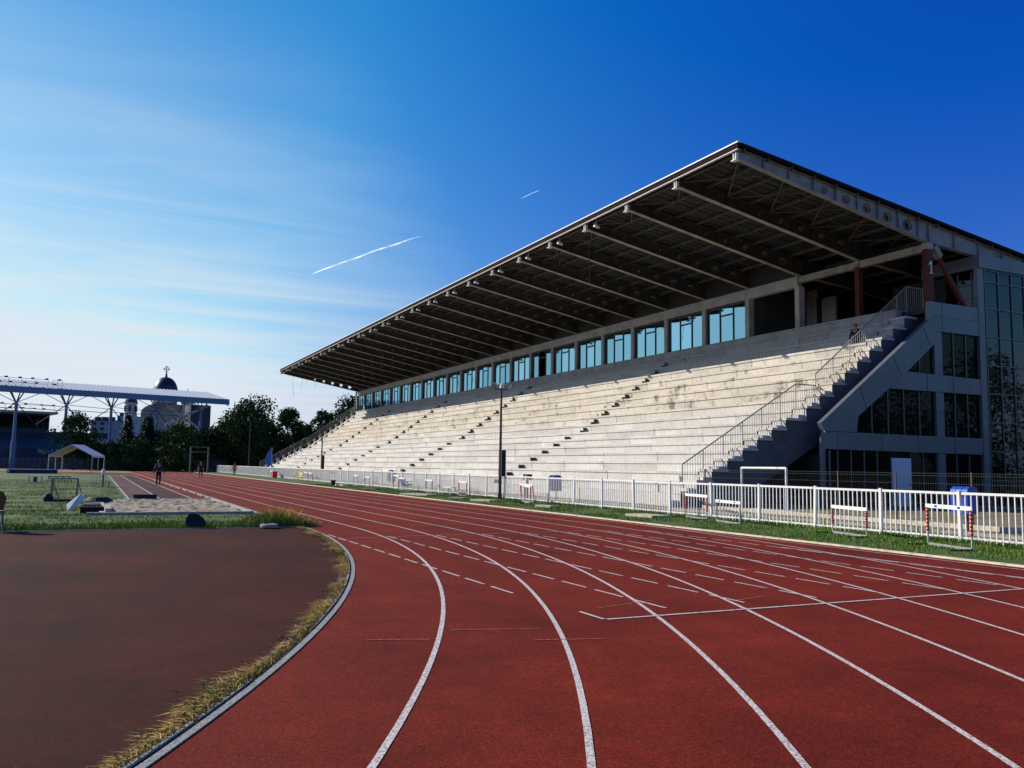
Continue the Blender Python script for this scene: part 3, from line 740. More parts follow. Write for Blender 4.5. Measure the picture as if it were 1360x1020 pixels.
# end facade
YF = 7.6
def wallpoly(mb, pts, th=.25, y=YF): mb.poly([(x, y, z) for x, z in pts], (0, th, 0))
mb = MB()
wallpoly(mb, [(62.78, 2.78), (74.4, 2.71), (74.4, 3.58), (65.1, 3.62), (64.2, 3.62), (62.95, 3.62)])
mb.build('lower_band', M['clad'], G)
mb = MB(); wallpoly(mb, [(62.95, 3.64), (65.05, 3.64), (65.17, 4.43), (67.35, 5.93), (68.73, 6.89), (70.82, 8.47), (70.82, 10.72), (70.55, 10.72), (70.5, 9.75), (62.70, 4.02)], .28, YF - .03)
mb.build('sloping_panel', M['clad'], G)
for pts in ([(67.40, 5.94), (74.4, 5.94), (74.4, 6.78), (68.75, 6.88)], [(70.84, 9.16), (74.4, 9.16), (74.4, 9.93), (70.84, 9.93)], [(70.84, 9.945), (74.4, 9.945), (74.4, 10.72), (70.84, 10.72)]):
    mb = MB(); wallpoly(mb, pts); mb.build('cladding_band', M['clad'], G)
for pts, yo in (([(70.84, 3.6), (71.43, 3.6), (71.43, 5.92), (70.84, 5.92)], .006), ([(70.84, 6.80), (71.43, 6.80), (71.43, 9.14), (70.84, 9.14)], .006), ([(74.41, 0), (74.9, 0), (74.9, 12.95), (74.41, 12.95)], -.02), ([(70.84, 0), (71.43, 0), (71.43, 2.70), (70.84, 2.70)], .006), ([(62.8, 0), (62.98, 0), (62.98, 2.77), (62.8, 2.77)], .006)):
    mb = MB(); wallpoly(mb, pts, .24, YF + yo); mb.build('cladding_column', M['clad'], G)
mb = MB()                                                                       # open joints between panels
for x0, z0_, x1, z1_ in ((63.8, 2.8, 63.8, 3.6), (66.8, 2.78, 66.8, 3.6), (69.4, 2.76, 69.4, 3.6), (72.2, 2.74, 72.2, 3.58), (70.2, 5.95, 70.2, 6.84), (72.2, 5.95, 72.2, 6.8), (71.5, 9.17, 71.5, 9.9), (71.5, 9.96, 71.5, 10.7)):
    mb.bar((x0, YF - .002, z0_), (x1, YF - .002, z1_), .018, .012)
for (x0, z0_), (x1, z1_) in (((65.3, 5.9), (65.75, 4.85)), ((67.7, 7.65), (68.25, 6.6)), ((70.0, 9.3), (70.5, 8.3))): mb.bar((x0, YF - .033, z0_), (x1, YF - .033, z1_), .018, .012)
for z in (7.3, 4.85): mb.bar((70.84, YF + .004, z), (71.43, YF + .004, z), .012, .018)
mb.build('panel_joints', M['seam'], G)
def fwin(pts, nx, name='facade_window'):
    f = MB(); wallpoly(f, pts, .02, YF + .16); w = f.build('facade_pane', M['darkpane'], G)
    f = MB(); xa = min(p[0] for p in pts); xb = max(p[0] for p in pts); za = min(p[1] for p in pts); zb = max(p[1] for p in pts)
    for i in range(1, nx):
        x = xa + (xb - xa) * i / nx
        # clip mullion top against the sloping edge
        tops = []
        for (p, q) in zip(pts, pts[1:] + pts[:1]):
            if (p[0] - x) * (q[0] - x) <= 0 and abs(p[0] - q[0]) > 1e-6: tops.append(p[1] + (q[1] - p[1]) * (x - p[0]) / (q[0] - p[0]))
        if len(tops) >= 2: f.box(x - .03, x + .03, YF + .10, YF + .158, min(tops), max(tops))
    f.build('mullions', M['mull'], w); return w
fwin([(65.1, 3.6), (70.84, 3.6), (70.84, 5.94), (67.36, 5.94), (65.17, 4.43)], 5)
fwin([(71.43, 3.6), (74.41, 3.6), (74.41, 5.94), (71.43, 5.94)], 3)
fwin([(68.75, 6.85), (70.84, 6.85), (70.84, 8.5)], 2)
fwin([(71.43, 6.79), (74.41, 6.79), (74.41, 9.16), (71.43, 9.16)], 3)
fwin([(62.98, .0), (67.45, .0), (67.45, 2.75), (62.98, 2.76)], 5)
fwin([(68.9, .0), (70.84, .0), (70.84, 2.73), (68.9, 2.74)], 2)
fwin([(71.43, .0), (74.41, .0), (74.41, 2.71), (71.43, 2.71)], 3)
mb = MB(); mb.box(67.5, 68.85, YF + .02, YF + .1, 0, 2.42); d = mb.build('door', M['doorblue'], G)
mb = MB()
for (xa, xb, za, zb) in ((67.65, 68.1, .2, 1.0), (67.65, 68.1, 1.15, 2.25), (68.25, 68.7, .2, 1.0), (68.25, 68.7, 1.15, 2.25)): mb.box(xa, xb, YF + .005, YF + .018, za, zb)
mb.build('door_panel', M['doorblue'], d)
mb = MB(); mb.box(68.68, 68.72, YF - .04, YF + .02, 1.0, 1.14); mb.build('handle', M['steel'], d)
mb = MB(); mb.tube((62.6, YF - .1, 0), (62.6, YF - .1, 3.4), .06); mb.tube((63.1, YF - .12, 0), (63.1, YF - .12, 2.7), .04); mb.build('downpipe', M['clad'], G)
mb = MB(); mb.poly([(63.2, YF + .5, -.01), (86, YF + .5, -.01), (86, YF + .5, 10.2), (71.7, YF + .5, 10.2), (71.5, YF + .5, 7.6), (63.75, YF + .5, 2.5), (63.2, YF + .5, 2.5)], (0, 1.6, 0)); mb.box(71.9, 86, 9.72, 40, -.01, 10.25); mb.build('building_core', M['inner'], G)
# glazed corner block
mb = MB(); mb.box(74.9, 92, YF + .03, YF + .05, 0, 12.95); mb.box(74.96, 74.98, YF + .06, 9.2, 10.75, 12.93)
cw = mb.build('curtain_wall', M['curtain'], G)
mb = MB()
zr = [12.9, 12.25, 10.75, 9.18, 7.61, 6.04, 4.47, 2.9, 1.33]
for z in zr: mb.box(74.9, 92, YF - .035, YF + .028, z - .03, z + .03)
x = 75.0
while x < 92: mb.box(x - .03, x + .03, YF - .03, YF + .027, 0, 12.95); x += 1.12
mb.box(74.93, 75.0, 8.3, 8.36, 10.75, 12.93); mb.box(74.93, 75.0, 9.15, 9.22, 10.75, 12.93); mb.box(74.93, 75.0, YF + .06, 9.2, 12.2, 12.26); mb.box(74.93, 75.0, YF + .06, 9.2, 11.4, 11.46)
mb.build('mullions', M['mull'], cw)
mb = MB(); mb.box(74.98, 79.9, 10, 13.6, 10.5, 12.9); mb.box(74.98, 92, 7.72, 9.9, 12.2, 12.9) if False else None; mb.build('corner_block', M['inner'], G)
mb = MB()
x = 74.5
mb.box(74.5, 75.2, YF - .1, 11.2, 12.97, 13.68)
x = 75.204
while x < 92: mb.box(x, x + 1.9, YF - .1, YF + .4, 12.97, 13.68); x += 1.912
mb.build('corner_fascia', M['clad'], G)
# far end steel railing along the stand edge
mb = MB(); yq = YE + .35
pr = [(XS[k], ZS[k] + .2) for k in range(0, len(XS), 2)] + [(70.6, 10.5)]
for (xa, za), (xb, zb) in zip(pr, pr[1:]):
    mb.bar((xa, yq, za + 1.1), (xb, yq, zb + 1.1), .06, .06); mb.bar((xa, yq, za + .1), (xb, yq, zb + .1), .05, .05)
    for i in range(9): t = i / 9; mb.bar((xa + (xb - xa) * t, yq, za + (zb - za) * t + (.1 if i else -.3)), (xa + (xb - xa) * t, yq, za + (zb - za) * t + 1.1), .03 if i else .06)
mb.build('end_railing', M['rail'], G)
mb = MB(); mb.box(70.6, 71.0, YE + .1, YE + .35, 10.5, 13.98); mb.build('end_pier', M['redcol'], G)

# ------------------------------------------------------------------ white fence
XF = 50.64
FP = 2.392; FY0 = -8.81 - 3 * FP
F = thing('railing_fence', (XF, FY0, 0), 'long white steel railing fence between the grass verge and the stand', 'fence')
NP = 64
mb = MB(); mb.bar((0, .06, 1.2), (0, FP - .06, 1.2), .045, .06); mb.bar((0, .06, .12), (0, FP - .06, .12), .04, .05)
for i in range(1, 15):
    y = FP * i / 15; mb.bar((0, y, .03 if i % 5 else .0), (0, y, 1.172), .025, .025)
fp = mb.build('fence_panel', M['white'], F, base=(0, 0, 0))
mb = MB(); mb.box(-.04, .04, -.04, .04, -.02, 1.24); mb.box(-.045, .045, -.045, .045, 1.24, 1.255); ps = mb.build('fence_post', M['white'], F, base=(0, 0, 0))
for i in range(NP):
    a = fp if i == 0 else fp.copy(); b = ps if i == 0 else ps.copy()
    if i: COL.objects.link(a); COL.objects.link(b); a.parent = F; b.parent = F
    dz = R.uniform(-.012, .012)
    a.location = (R.uniform(-.012, .012), FP * i, dz); b.location = (0, FP * i, 0); b.rotation_euler = (R.uniform(-.02, .02), R.uniform(-.02, .02), 0)
# dark mesh fence behind
XM = 55.6
W = thing('wire_fence', (XM, -20, 0), 'thin dark wire mesh fence in front of the end facade of the stand', 'fence')
mb = MB()
for z in (.1, .35, .7, 1.0, 1.35, 1.6, 1.68): mb.tube((XM, -20.2, z), (XM, 7.4, z), .005, n=4, caps=False)
y = -20.2
while y < 7.4: mb.tube((XM, y, .08), (XM, y, 1.7), .003, n=3, caps=False); y += .085
mb.build('wire_mesh', M['wire'], W, recalc=False)
for y in (-20.2, -17.8, -15.3, -12.8, -10.4, -7.95, -5.5, -2.7, -.2, 7.4):
    mb = MB(); mb.box(XM - .022, XM + .022, y - .022, y + .022, -.02, 1.72); mb.build('mesh_post', M['rust'], W)
mb = MB(); mb.box(XM - .1, XM + .1, -20.2, 7.4, -.02, .13); mb.build('footing', M['slab'], W)

# small goal frame
T = thing('goal_frame', (56.3, 4.5, 0), 'pale metal goal frame standing in front of the outside stair', 'goal frame')
gA = (56.3, 5.8); gB = (56.3, 3.15)
for p in (gA, gB):
    m2 = MB(); m2.tube((*p, 0), (*p, 1.82), .05, n=10); m2.build('post', M['dirtywhite'], T)
m2 = MB(); m2.tube((*gA, 1.79), (*gB, 1.79), .05, n=10); m2.build('crossbar', M['dirtywhite'], T)
m2 = MB(); m2.tube((gA[0] + .5, gA[1], .05), (gB[0] + .5, gB[1], .05), .03); m2.tube((*gA, .05), (gA[0] + .5, gA[1], .05), .03); m2.tube((*gB, .05), (gB[0] + .5, gB[1], .05), .03); m2.build('base_bar', M['dirtywhite'], T)

# ------------------------------------------------------------------ waste bins
def bin_(x, y, z, label, m, lean=0):
    T = thing('waste_bin', (x, y, 0), label, 'bin', 'round topped plastic bins')
    mb = MB(); prof = [(-.24, .5), (.24, .5), (.27, 1.05), (.24, 1.22), (.14, 1.3), (-.14, 1.3), (-.24, 1.22), (-.27, 1.05)]
    n = 3
    for s, (dx, w) in enumerate(((-.19, .17), (0, .17), (.19, .17))):
        mb.poly([(x + u * .95, y + dx - w / 2, q) for u, q in prof], (0, w, 0))
    mb.box(x - .235, x + .235, y - .27, y + .27, .52, 1.18)
    mb.build('body', m, T)
    mb = MB(); mb.box(x - .27, x - .255, y - .18, y + .18, 1.0, 1.12); mb.build('slot', M['black'], T)
    mb = MB(); mb.tube((x + .1, y, 0), (x + .1, y, .6), .04); mb.build('post', M['rust'], T)
    T.rotation_euler = (lean, 0, 0)
    return T
bin_(54.6, -5.98, 0, 'bright blue rounded bin on a post behind the white fence at the right', M['blue_plastic'])
bin_(52.6, 15.7, 0, 'faded purple blue bin behind the fence in front of the pale seating', M['purple_plastic'])
bin_(51.6, 39.9, 0, 'tilted grey blue bin behind the fence near white hurdles', M['purple_plastic'], .25)

# ------------------------------------------------------------------ hurdles
def hurdle(a, b, h, label, marks=None, legm='red', foot=.55, side=-1, lean=0):
    a = Vector((*a, 0)); b = Vector((*b, 0)); c = (a + b) / 2; d = (b - a).normalized(); n = Vector((-d.y, d.x, 0)) * side
    T = thing('hurdle', c, label, 'hurdle', 'athletics hurdles left along the fence')
    up = Vector((lean * n.x, lean * n.y, 1))
    mb = MB(); A = a + up * h; B = b + up * h
    mb.bar(A - d * .05, B + d * .05, .03, .09); bar = mb.build('crossbar', M['white'], T)
    if marks:
        for t in marks:
            mb = MB(); p = A.lerp(B, t); mb.bar(p - d * .05, p + d * .05, .036, .05); mb.build('bar_mark', M['blue_plastic'], bar)
    for p in (a, b):
        mb = MB(); q = p + up * h * .36; mb.bar(p, q, .03, .03, d)
        mb.build('lower_upright', M['steel'], T)
        mb = MB(); e = p + up * (h - .03)
        if legm == 'red':
            for j in range(13):
                mb.k = j % 2; f0 = (j - (.16 if j % 2 == 0 and j else -.16 * (j % 2))) / 13; f1 = (j + 1 + (-.16 if j % 2 else .16 if j < 12 else 0)) / 13
                w_ = .30 if j % 2 else 0
                mb.bar(q.lerp(e, (j + (w_ if j % 2 else (-.3 if j else 0))) / 13), q.lerp(e, (j + 1 - (w_ if j % 2 else (-.3 if j < 12 else 0))) / 13), .055, .04, d)
            mb.build('upright', [M['red'], M['white']], T)
        else:
            mb.bar(q, e, .04, .04, d); mb.build('upright', M[legm], T)
    mb = MB()
    mb.bar(a + Vector((0, 0, .04)), b + Vector((0, 0, .04)), .05, .06)
    mb.build('base_bar', M['steel'], T)
    for p in (a, b):
        mb = MB(); mb.bar(p + Vector((0, 0, .03)), p + n * foot + Vector((0, 0, .03)), .04, .04); mb.build('foot', M['rust'] if legm == 'red' else M['steel'], T)
    return T
hurdle((49.71, -5.6), (49.28, -7.15), .73, 'red and white hurdle with a plain bar, second from the right on the verge')
hurdle((49.07, -9.14), (48.62, -10.60), .92, 'red and white hurdle with blue marks on its bar, below the blue bin', (.22, .75))
hurdle((50.3, 1.75), (49.85, .0), .80, 'taller red legged hurdle left of the low hurdle below the stair foot')
hurdle((49.72, -.65), (49.33, -2.25), .68, 'low white hurdle with thin grey legs beside the red legged hurdle', (.15, .8), 'steel')
def h_at(y, w, h, label, legm='red', x=50.15, lean=0, rz=0): return hurdle((x, y + w / 2), (x - rz, y - w / 2), h, label, None, legm, .5, -1, lean)
h_at(13.9, 1.3, .84, 'left hurdle of a crossed pair just right of the nearer lamp post', lean=.1)
h_at(12.7, 1.3, .80, 'right hurdle of a crossed pair just right of the nearer lamp post', rz=.35, x=49.7)
h_at(22.1, 1.15, .80, 'red legged hurdle just left of the nearer lamp post')
h_at(27.6, 1.15, .78, 'lone red legged hurdle right of the broken white chair')
h_at(33.0, 1.2, .80, 'front hurdle of a pair left of the broken white chair')
h_at(34.6, 1.2, .96, 'rear hurdle of a pair left of the broken white chair', x=50.3)
h_at(41.2, 1.2, .75, 'white hurdle in front of the tilted grey blue bin', 'steel')
h_at(44.4, 1.2, .82, 'white hurdle farther along the fence from the tilted bin', 'steel')
h_at(60.4, 1.6, .8, 'hurdle just right of the farther lamp post', 'red', lean=.1)
h_at(62.8, 1.5, .85, 'hurdle just left of the farther lamp post', 'steel')
# broken white plastic chair, bench, yellow chair, boxes on the verge
def plastic_chair(x, y, m, label, rz, tip=0):
    T = thing('plastic_chair', (x, y, 0), label, 'chair')
    mb = MB(); mb.box(x - .24, x + .24, y - .24, y + .24, .42, .45); mb.build('seat', m, T)
    mb = MB(); mb.poly([(x + .22, y - .24, .45), (x + .34, y - .22, .9), (x + .34, y + .22, .9), (x + .22, y + .24, .45)], (.03, 0, 0)); mb.build('backrest', m, T)
    for sx in (-1, 1):
        for sy in (-1, 1):
            mb = MB(); mb.tube((x + sx * .21, y + sy * .21, .42), (x + sx * .26, y + sy * .26, 0), .025, .02); mb.build('leg', m, T)
    for sy in (-1, 1):
        mb = MB(); mb.bar((x - .2, y + sy * .26, .64), (x + .28, y + sy * .26, .66), .05, .03); mb.bar((x - .2, y + sy * .26, .44), (x - .2, y + sy * .26, .64), .04); mb.build('armrest', m, T)
    T.rotation_euler = (0, tip, rz); return T
plastic_chair(49.6, 29.9, M['dirtywhite'], 'broken white plastic chair leaning against the white fence', 2.2, .25)
plastic_chair(49.9, 31.3, M['dirtywhite'], 'white plastic chair standing behind the broken one', .6)
plastic_chair(48.2, 57.0, M['yellow'], 'yellow plastic chair by the farther lamp post', .5)
def bench(x, y, l, h, m, label, rz=0, w=.35, name='bench', cat='bench'):
    T = thing(name, (x, y, 0), label, cat)
    mb = MB(); mb.box(x - w / 2, x + w / 2, y - l / 2, y + l / 2, h - .04, h); mb.build('seat', m, T)
    for s in (-1, 1):
        for q in (-1, 1):
            mb = MB(); mb.bar((x + q * w * .4, y + s * l * .42, h - .04), (x + q * w * .55, y + s * l * .46, 0), .035); mb.build('leg', M['steel'], T)
    T.rotation_euler = (0, 0, rz); return T
bench(50.0, 23.7, 1.3, .48, M['dirtywhite'], 'low white bench beside the red legged hurdle near the lamp post')
T = thing('crate', (49.9, 78, 0), 'red crate with a white lid by the far part of the fence', 'crate')
mb = MB(); mb.box(49.6, 50.1, 77.3, 78.5, .05, .75); mb.build('body', M['red'], T); mb = MB(); mb.box(49.55, 50.15, 77.25, 78.55, .752, .83); mb.build('lid', M['white'], T)
T = thing('bucket', (48.45, 44.9, 0), 'small black bucket on the verge beside the track', 'bucket')
mb = MB(); mb.lathe((48.45, 44.9, 0), [(.15, .01), (.2, .38), (.22, .39), (.22, .43)], 16); mb.build('body', M['black'], T)
for i, (x, y, w, l, rz, lab) in enumerate(((48.95, 2.1, .8, 1.4, .1, 'pale concrete slab in the grass left of the stair foot hurdles'), (48.5, 15.2, .7, 1.5, .3, 'pale concrete slab in the grass below the nearer lamp post'), (48.0, 23.4, 1.0, 2.3, .35, 'long concrete slab in the grass left of the nearer lamp post'), (48.2, 18.0, .45, .9, .6, 'dark stone slab at the foot of the nearer lamp post'), (48.7, 9.3, .4, 1.0, .2, 'thin broken slab in the grass behind the track kerb'), (49.0, 44.5, .5, 1.5, .2, 'flat white board lying on the verge past the black bucket'), (48.6, 34.8, .5, 1.6, .3, 'brown plank lying on the verge in front of the hurdle pair'))):
    mb = MB(); b0 = Vector((x, y, 0)); n = 7
    pts = [(x + (w / 2 if a in (0, 1) else -w / 2) * R.uniform(.85, 1.1), y + (l / 2 if a in (1, 2) else -l / 2) * R.uniform(.9, 1.1), .0) for a in range(4)]
    mb.poly(pts, (0, 0, .09)); o = mb.build('slab' if i < 5 else 'board', M['wood'] if i == 6 else M['white'] if i == 5 else (M['plank'] if i == 3 else M['slab']), base=b0); o.rotation_euler = (0, 0, rz); tag(o, lab, 'slab' if i < 5 else 'board')
T = thing('speaker_box', (51.5, 16.6, 0), 'small black box fixed behind the fence beside the nearer lamp post', 'box')
mb = MB(); mb.box(51.35, 51.65, 16.4, 16.85, 1.02, 1.32); mb.build('body', M['black'], T); mb = MB(); mb.tube((51.5, 16.6, 0), (51.5, 16.6, 1.02), .03); mb.build('stand', M['black'], T)

# ------------------------------------------------------------------ lamp posts
def lamp_post(x, y, h, label, heads, box=True):
    T = thing('lamp_post', (x, y, 0), label, 'lamp post', 'floodlight posts along the fence')
    mb = MB(); mb.tube((x, y, 0), (x, y, h), .085, .05, 10); mb.tube((x, y, 0), (x, y, .25), .12, .12, 10); mb.build('pole', M['dark_steel'], T)
    if heads:
        mb = MB(); mb.bar((x - .42, y + .0, h), (x + .42, y, h), .05, .05); mb.bar((x, y, h), (x, y, h + .15), .05); mb.build('crossarm', M['dark_steel'], T)
        for dx, sg in heads:
            mb = MB(); c = Vector((x + dx, y - .05, h + .18))
            mb.bar(c + Vector((-.02, 0, -.12)), c + Vector((sg * .09, -.08, .12)), .22, .10); mb.build('floodlight', M['steel'], T)
    if box:
        mb = MB(); mb.box(x - .02, x + .22, y - .22, y + .16, 1.2, 2.55); mb.build('control_box', M['black'], T)
    return T
lamp_post(50.45, 17.75, 5.75, 'nearest dark lamp post with three floodlights on a crossarm', [(-.38, -1), (0, 0), (.38, 1)])
lamp_post(51.0, 59.9, 5.6, 'middle lamp post standing at the fence behind the yellow chair', [(0, 1)])
lamp_post(52.0, 110.5, 8.0, 'farthest lamp post with side lamps near the red shirted runner', [(-.3, -1)], False)

# ------------------------------------------------------------------ people
def person(x, y, H, rz, label, top, bottom, short=False, stride=.12, armout=.1):
    T = thing('person', (x, y, 0), label, 'person', 'people on the track')
    s = H / 1.78
    J = {'pel': (0, 0, .95), 'wai': (0, .01, 1.12), 'che': (0, .0, 1.32), 'neck': (0, 0, 1.49), 'hb': (0, -.01, 1.58), 'hc': (0, -.02, 1.66), 'ht': (0, -.01, 1.74)}
    E = [('pel', 'wai'), ('wai', 'che'), ('che', 'neck'), ('neck', 'hb'), ('hb', 'hc'), ('hc', 'ht')]
    Rr = {'pel': .135, 'wai': .125, 'che': .145, 'neck': .055, 'hb': .075, 'hc': .098, 'ht': .07}
    for sd, n in ((-1, 'l'), (1, 'r')):
        st = stride * sd
        J['hip' + n] = (.09 * sd, 0, .90); J['kn' + n] = (.10 * sd, -st * .6 - .02, .50); J['an' + n] = (.10 * sd, -st + .04, .09); J['to' + n] = (.11 * sd, -st - .14, .035)
        J['sh' + n] = (.185 * sd, 0, 1.43); J['el' + n] = (.25 * sd + armout * .3 * sd, .03 + st * .6, 1.14); J['wr' + n] = (.27 * sd + armout * .4 * sd, -.05 + st * .9, .89); J['pa' + n] = (.27 * sd + armout * .4 * sd, -.07 + st * .95, .81)
        E += [('pel', 'hip' + n), ('hip' + n, 'kn' + n), ('kn' + n, 'an' + n), ('an' + n, 'to' + n), ('che', 'sh' + n), ('sh' + n, 'el' + n), ('el' + n, 'wr' + n), ('wr' + n, 'pa' + n)]
        for q, rr in (('hip', .085), ('kn', .056), ('an', .042), ('to', .032), ('sh', .058), ('el', .042), ('wr', .030), ('pa', .038)): Rr[q + n] = rr
        px_, py_, pz_ = J['pa' + n]
        for f, (dx, dy, L) in enumerate(((-.03, 0, .085), (-.01, 0, .095), (.01, 0, .09), (.03, 0, .07))):
            k1, k2 = 'f%d%s' % (f, n), 'g%d%s' % (f, n)
            J[k1] = (px_ + .004 * sd, py_ + dx, pz_ - .05); J[k2] = (px_ - .012 * sd, py_ + dx * 1.1 - .01, pz_ - .05 - L); E += [('pa' + n, k1), (k1, k2)]; Rr[k1] = .0095; Rr[k2] = .008
        J['th' + n] = (px_ - .01 * sd, py_ - .055, pz_ - .02); J['tt' + n] = (px_ - .02 * sd, py_ - .06, pz_ - .07); E += [('pa' + n, 'th' + n), ('th' + n, 'tt' + n)]; Rr['th' + n] = .011; Rr['tt' + n] = .009
    def skin(name, names, m, grow, parent, sub=2, over={}):
        keep = [e for e in E if e[0] in names and e[1] in names]
        idx = {k: i for i, k in enumerate(names)}
        me = bpy.data.meshes.new(name); me.from_pydata([tuple(s * v for v in (over.get(k) or J[k])) for k in names], [(idx[a], idx[b]) for a, b in keep], [])
        o = bpy.data.objects.new(name, me); COL.objects.link(o); o.parent = parent; me.materials.append(m)
        sk = o.modifiers.new('skin', 'SKIN'); sk.use_smooth_shade = True
        for i, k in enumerate(names):
            r = (Rr[k] + grow) * s; me.skin_vertices[0].data[i].radius = (r * (1.25 if k in ('pel', 'wai', 'che') else 1), r * (.85 if k in ('pel', 'wai', 'che') else 1))
        me.skin_vertices[0].data[0].use_root = True
        sb = o.modifiers.new('sub', 'SUBSURF'); sb.levels = sub; sb.render_levels = sub
        dg = bpy.context.evaluated_depsgraph_get(); nm = bpy.data.meshes.new_from_object(o.evaluated_get(dg)); o.modifiers.clear(); o.data = nm
        return o
    body = skin('body', list(J), M['skin'], 0, T, 1)
    arms = ['sh', 'el'] + ([] if short else ['wr'])
    skin('jacket' if not short else 'shirt', ['pel', 'wai', 'che'] + [a + n for n in 'lr' for a in arms], top, .014, T)
    skin('trousers' if bottom is not None else 'shorts', ['pel'] + [a + n for n in 'lr' for a in (('hip', 'kn', 'an') if bottom is not None else ('hip', 'kn'))], bottom or M['blackcloth'], .016, T)
    for n in 'lr': skin('shoe', ['an' + n, 'to' + n], M['blackcloth'], .012, T, 1)
    mb = MB(); c = Vector((0, .022 * s, 1.672 * s)); prof = [(.106 * s * math.cos(t), .105 * s * math.sin(t)) for t in [i * math.pi / 14 for i in range(-5, 7)]]
    mb.lathe(c, prof, 14); o = mb.build('hair', M['hair'], T, base=(0, 0, 0), smooth=True)
    # face: nose, eyes, ears
    mb = MB(); mb.tube((0, -.105 * s, 1.655 * s), (0, -.135 * s, 1.63 * s), .008 * s, .014 * s, 6); mb.build('nose', M['skin'], T, base=(0, 0, 0))
    for sd in (-1, 1):
        mb = MB(); mb.tube((.033 * s * sd, -.108 * s, 1.66 * s), (.033 * s * sd, -.114 * s, 1.66 * s), .009 * s, .006 * s, 6); mb.build('eye', M['black'], T, base=(0, 0, 0))
        mb = MB(); mb.tube((.1 * s * sd, .0, 1.655 * s), (.112 * s * sd, .006, 1.655 * s), .03 * s, .026 * s, 8); mb.build('ear', M['skin'], T, base=(0, 0, 0))
    T.rotation_euler = (0, 0, rz)
    return T
person(35.42, 42.6, 1.80, math.pi - .1, 'person in navy jacket and black trousers walking away along the runway', M['navy'], M['blackcloth'], armout=.15)
person(41.1, 70.3, 1.80, .1, 'person in black top and shorts jogging on the inner lanes', M['blackcloth'], None, True, .2, .1)
person(48.7, 101.0, 1.72, 2.9, 'person in bright red jacket and black trousers near the far fence', M['redcloth'], M['blackcloth'], False, .1, .15)
p4 = person(69.0, 11.4, 1.75, -1.2, 'person in dark clothes standing high on the terrace behind the stair railing', M['blackcloth'], M['blackcloth'], False, .03, .1)
p4.location = (68.25, 10.45, ZS[13] + .01)

# ------------------------------------------------------------------ things on the infield
# white party tent
tc_ = Vector((29.15, 103.4, 0)); T = thing('party_tent', tc_, 'white open sided party tent with a pitched roof on the far infield', 'tent')
ux = Vector((.93, -.36, 0)); uy = Vector((.36, .93, 0))
TW, TD = 2.75, 2.0
def tp(a, b, z): return tc_ + ux * a + uy * b + Vector((0, 0, z))
mb = MB()
roofp = lambda b: [tp(-TW, b, 2.35), tp(0, b, 3.75), tp(TW, b, 2.35), tp(TW, b, 2.08), tp(TW - .06, b, 2.08), tp(TW - .06, b, 2.3), tp(0, b, 3.68), tp(-TW + .06, b, 2.3), tp(-TW + .06, b, 2.08), tp(-TW, b, 2.08)]
mb.poly(roofp(-TD), uy * 2 * TD); mb.build('canopy', M['tent'], T)
for a in (-TW + .05, TW - .05):
    for b in (-TD, 0, TD):
        mb = MB(); mb.tube(tp(a, b, 0), tp(a * 1.0, b, 2.32), .045, n=8); mb.build('leg', M['dirtywhite'], T)
# white hollow box, trestle table, rack, striped post head, training goal, board, cushions
T = thing('box_stand', (27.4, 50, 0), 'white open sided box standing alone on the grass', 'box')
mb = MB(); bx, by = 27.4, 50
mb.box(bx - .45, bx + .45, by - .35, by + .35, .42, .5); mb.box(bx - .45, bx + .45, by - .35, by + .35, .0, .07)
mb.box(bx - .45, bx - .38, by - .35, by + .35, .07, .42); mb.box(bx + .38, bx + .45, by - .35, by + .35, .07, .42); mb.build('shell', M['white'], T)
mb = MB(); mb.box(bx - .12, bx + .12, by - .3, by + .3, .075, .415); mb.build('shelf', M['wood'], T)
T = thing('trestle_table', (28.9, 50.5, 0), 'low orange brown trestle table with splayed legs on the grass', 'table')
mb = MB(); mb.box(28.2, 29.75, 50.2, 50.8, .42, .48); mb.build('tabletop', M['rust'], T)
for q in (28.3, 28.75, 29.2, 29.65):
    mb = MB(); mb.bar((q, 50.25, .42), (q - .15, 50.05, 0), .04); mb.build('leg', M['black'], T); mb = MB(); mb.bar((q, 50.75, .42), (q + .15, 50.95, 0), .04); mb.build('leg', M['black'], T)
T = thing('bar_rack', (31.6, 46, 0), 'small grey rack of upright bars on the grass beside the runway', 'rack')
mb = MB()
for i in range(6): mb.tube((31.1 + .2 * i, 46, 0), (31.1 + .2 * i, 46, .75), .018)
mb.bar((31.05, 46, .74), (32.15, 46, .74), .03); mb.bar((31.05, 46, .06), (32.15, 46, .06), .04); mb.build('bars', M['steel'], T)
T = thing('marker_post', (31.85, 38.0, 0), 'dark marker post with a white rounded head left of the runway', 'post')
mb = MB(); mb.tube((31.85, 38, 0), (31.85, 38, .8), .06); mb.build('post', M['greygreen'], T)
mb = MB(); mb.lathe((31.85, 38, .8), [(.1, 0), (.13, .15), (.1, .22), (.11, .3), (.05, .36)], 12); mb.build('head', M['white'], T)
mb = MB(); mb.box(31.3, 33.0, 37.85, 38.15, .01, .03); mb.tube((32.2, 38, .02), (32.2, 38, .35), .04); mb.build('base_plate', M['greygreen'], T)
gx, gy = 30.15, 18.4
T = thing('training_frame', (gx, gy, 0), 'small blue green metal frame with a pale top bar near the sand pit', 'frame')
fr = [(-.42, .1), (.55, -.1)]
for (a, b) in fr:
    mb = MB(); mb.bar((gx + a, gy + b, 0), (gx + a + .03, gy + b, .88), .06); mb.build('post', M['greygreen'], T)
    mb = MB(); mb.bar((gx + a, gy + b, .05), (gx + a + .25, gy + b + 1.1, .05), .05); mb.bar((gx + a + .25, gy + b + 1.1, .05), (gx + a, gy + b, .85), .03); mb.build('brace', M['greygreen'], T)
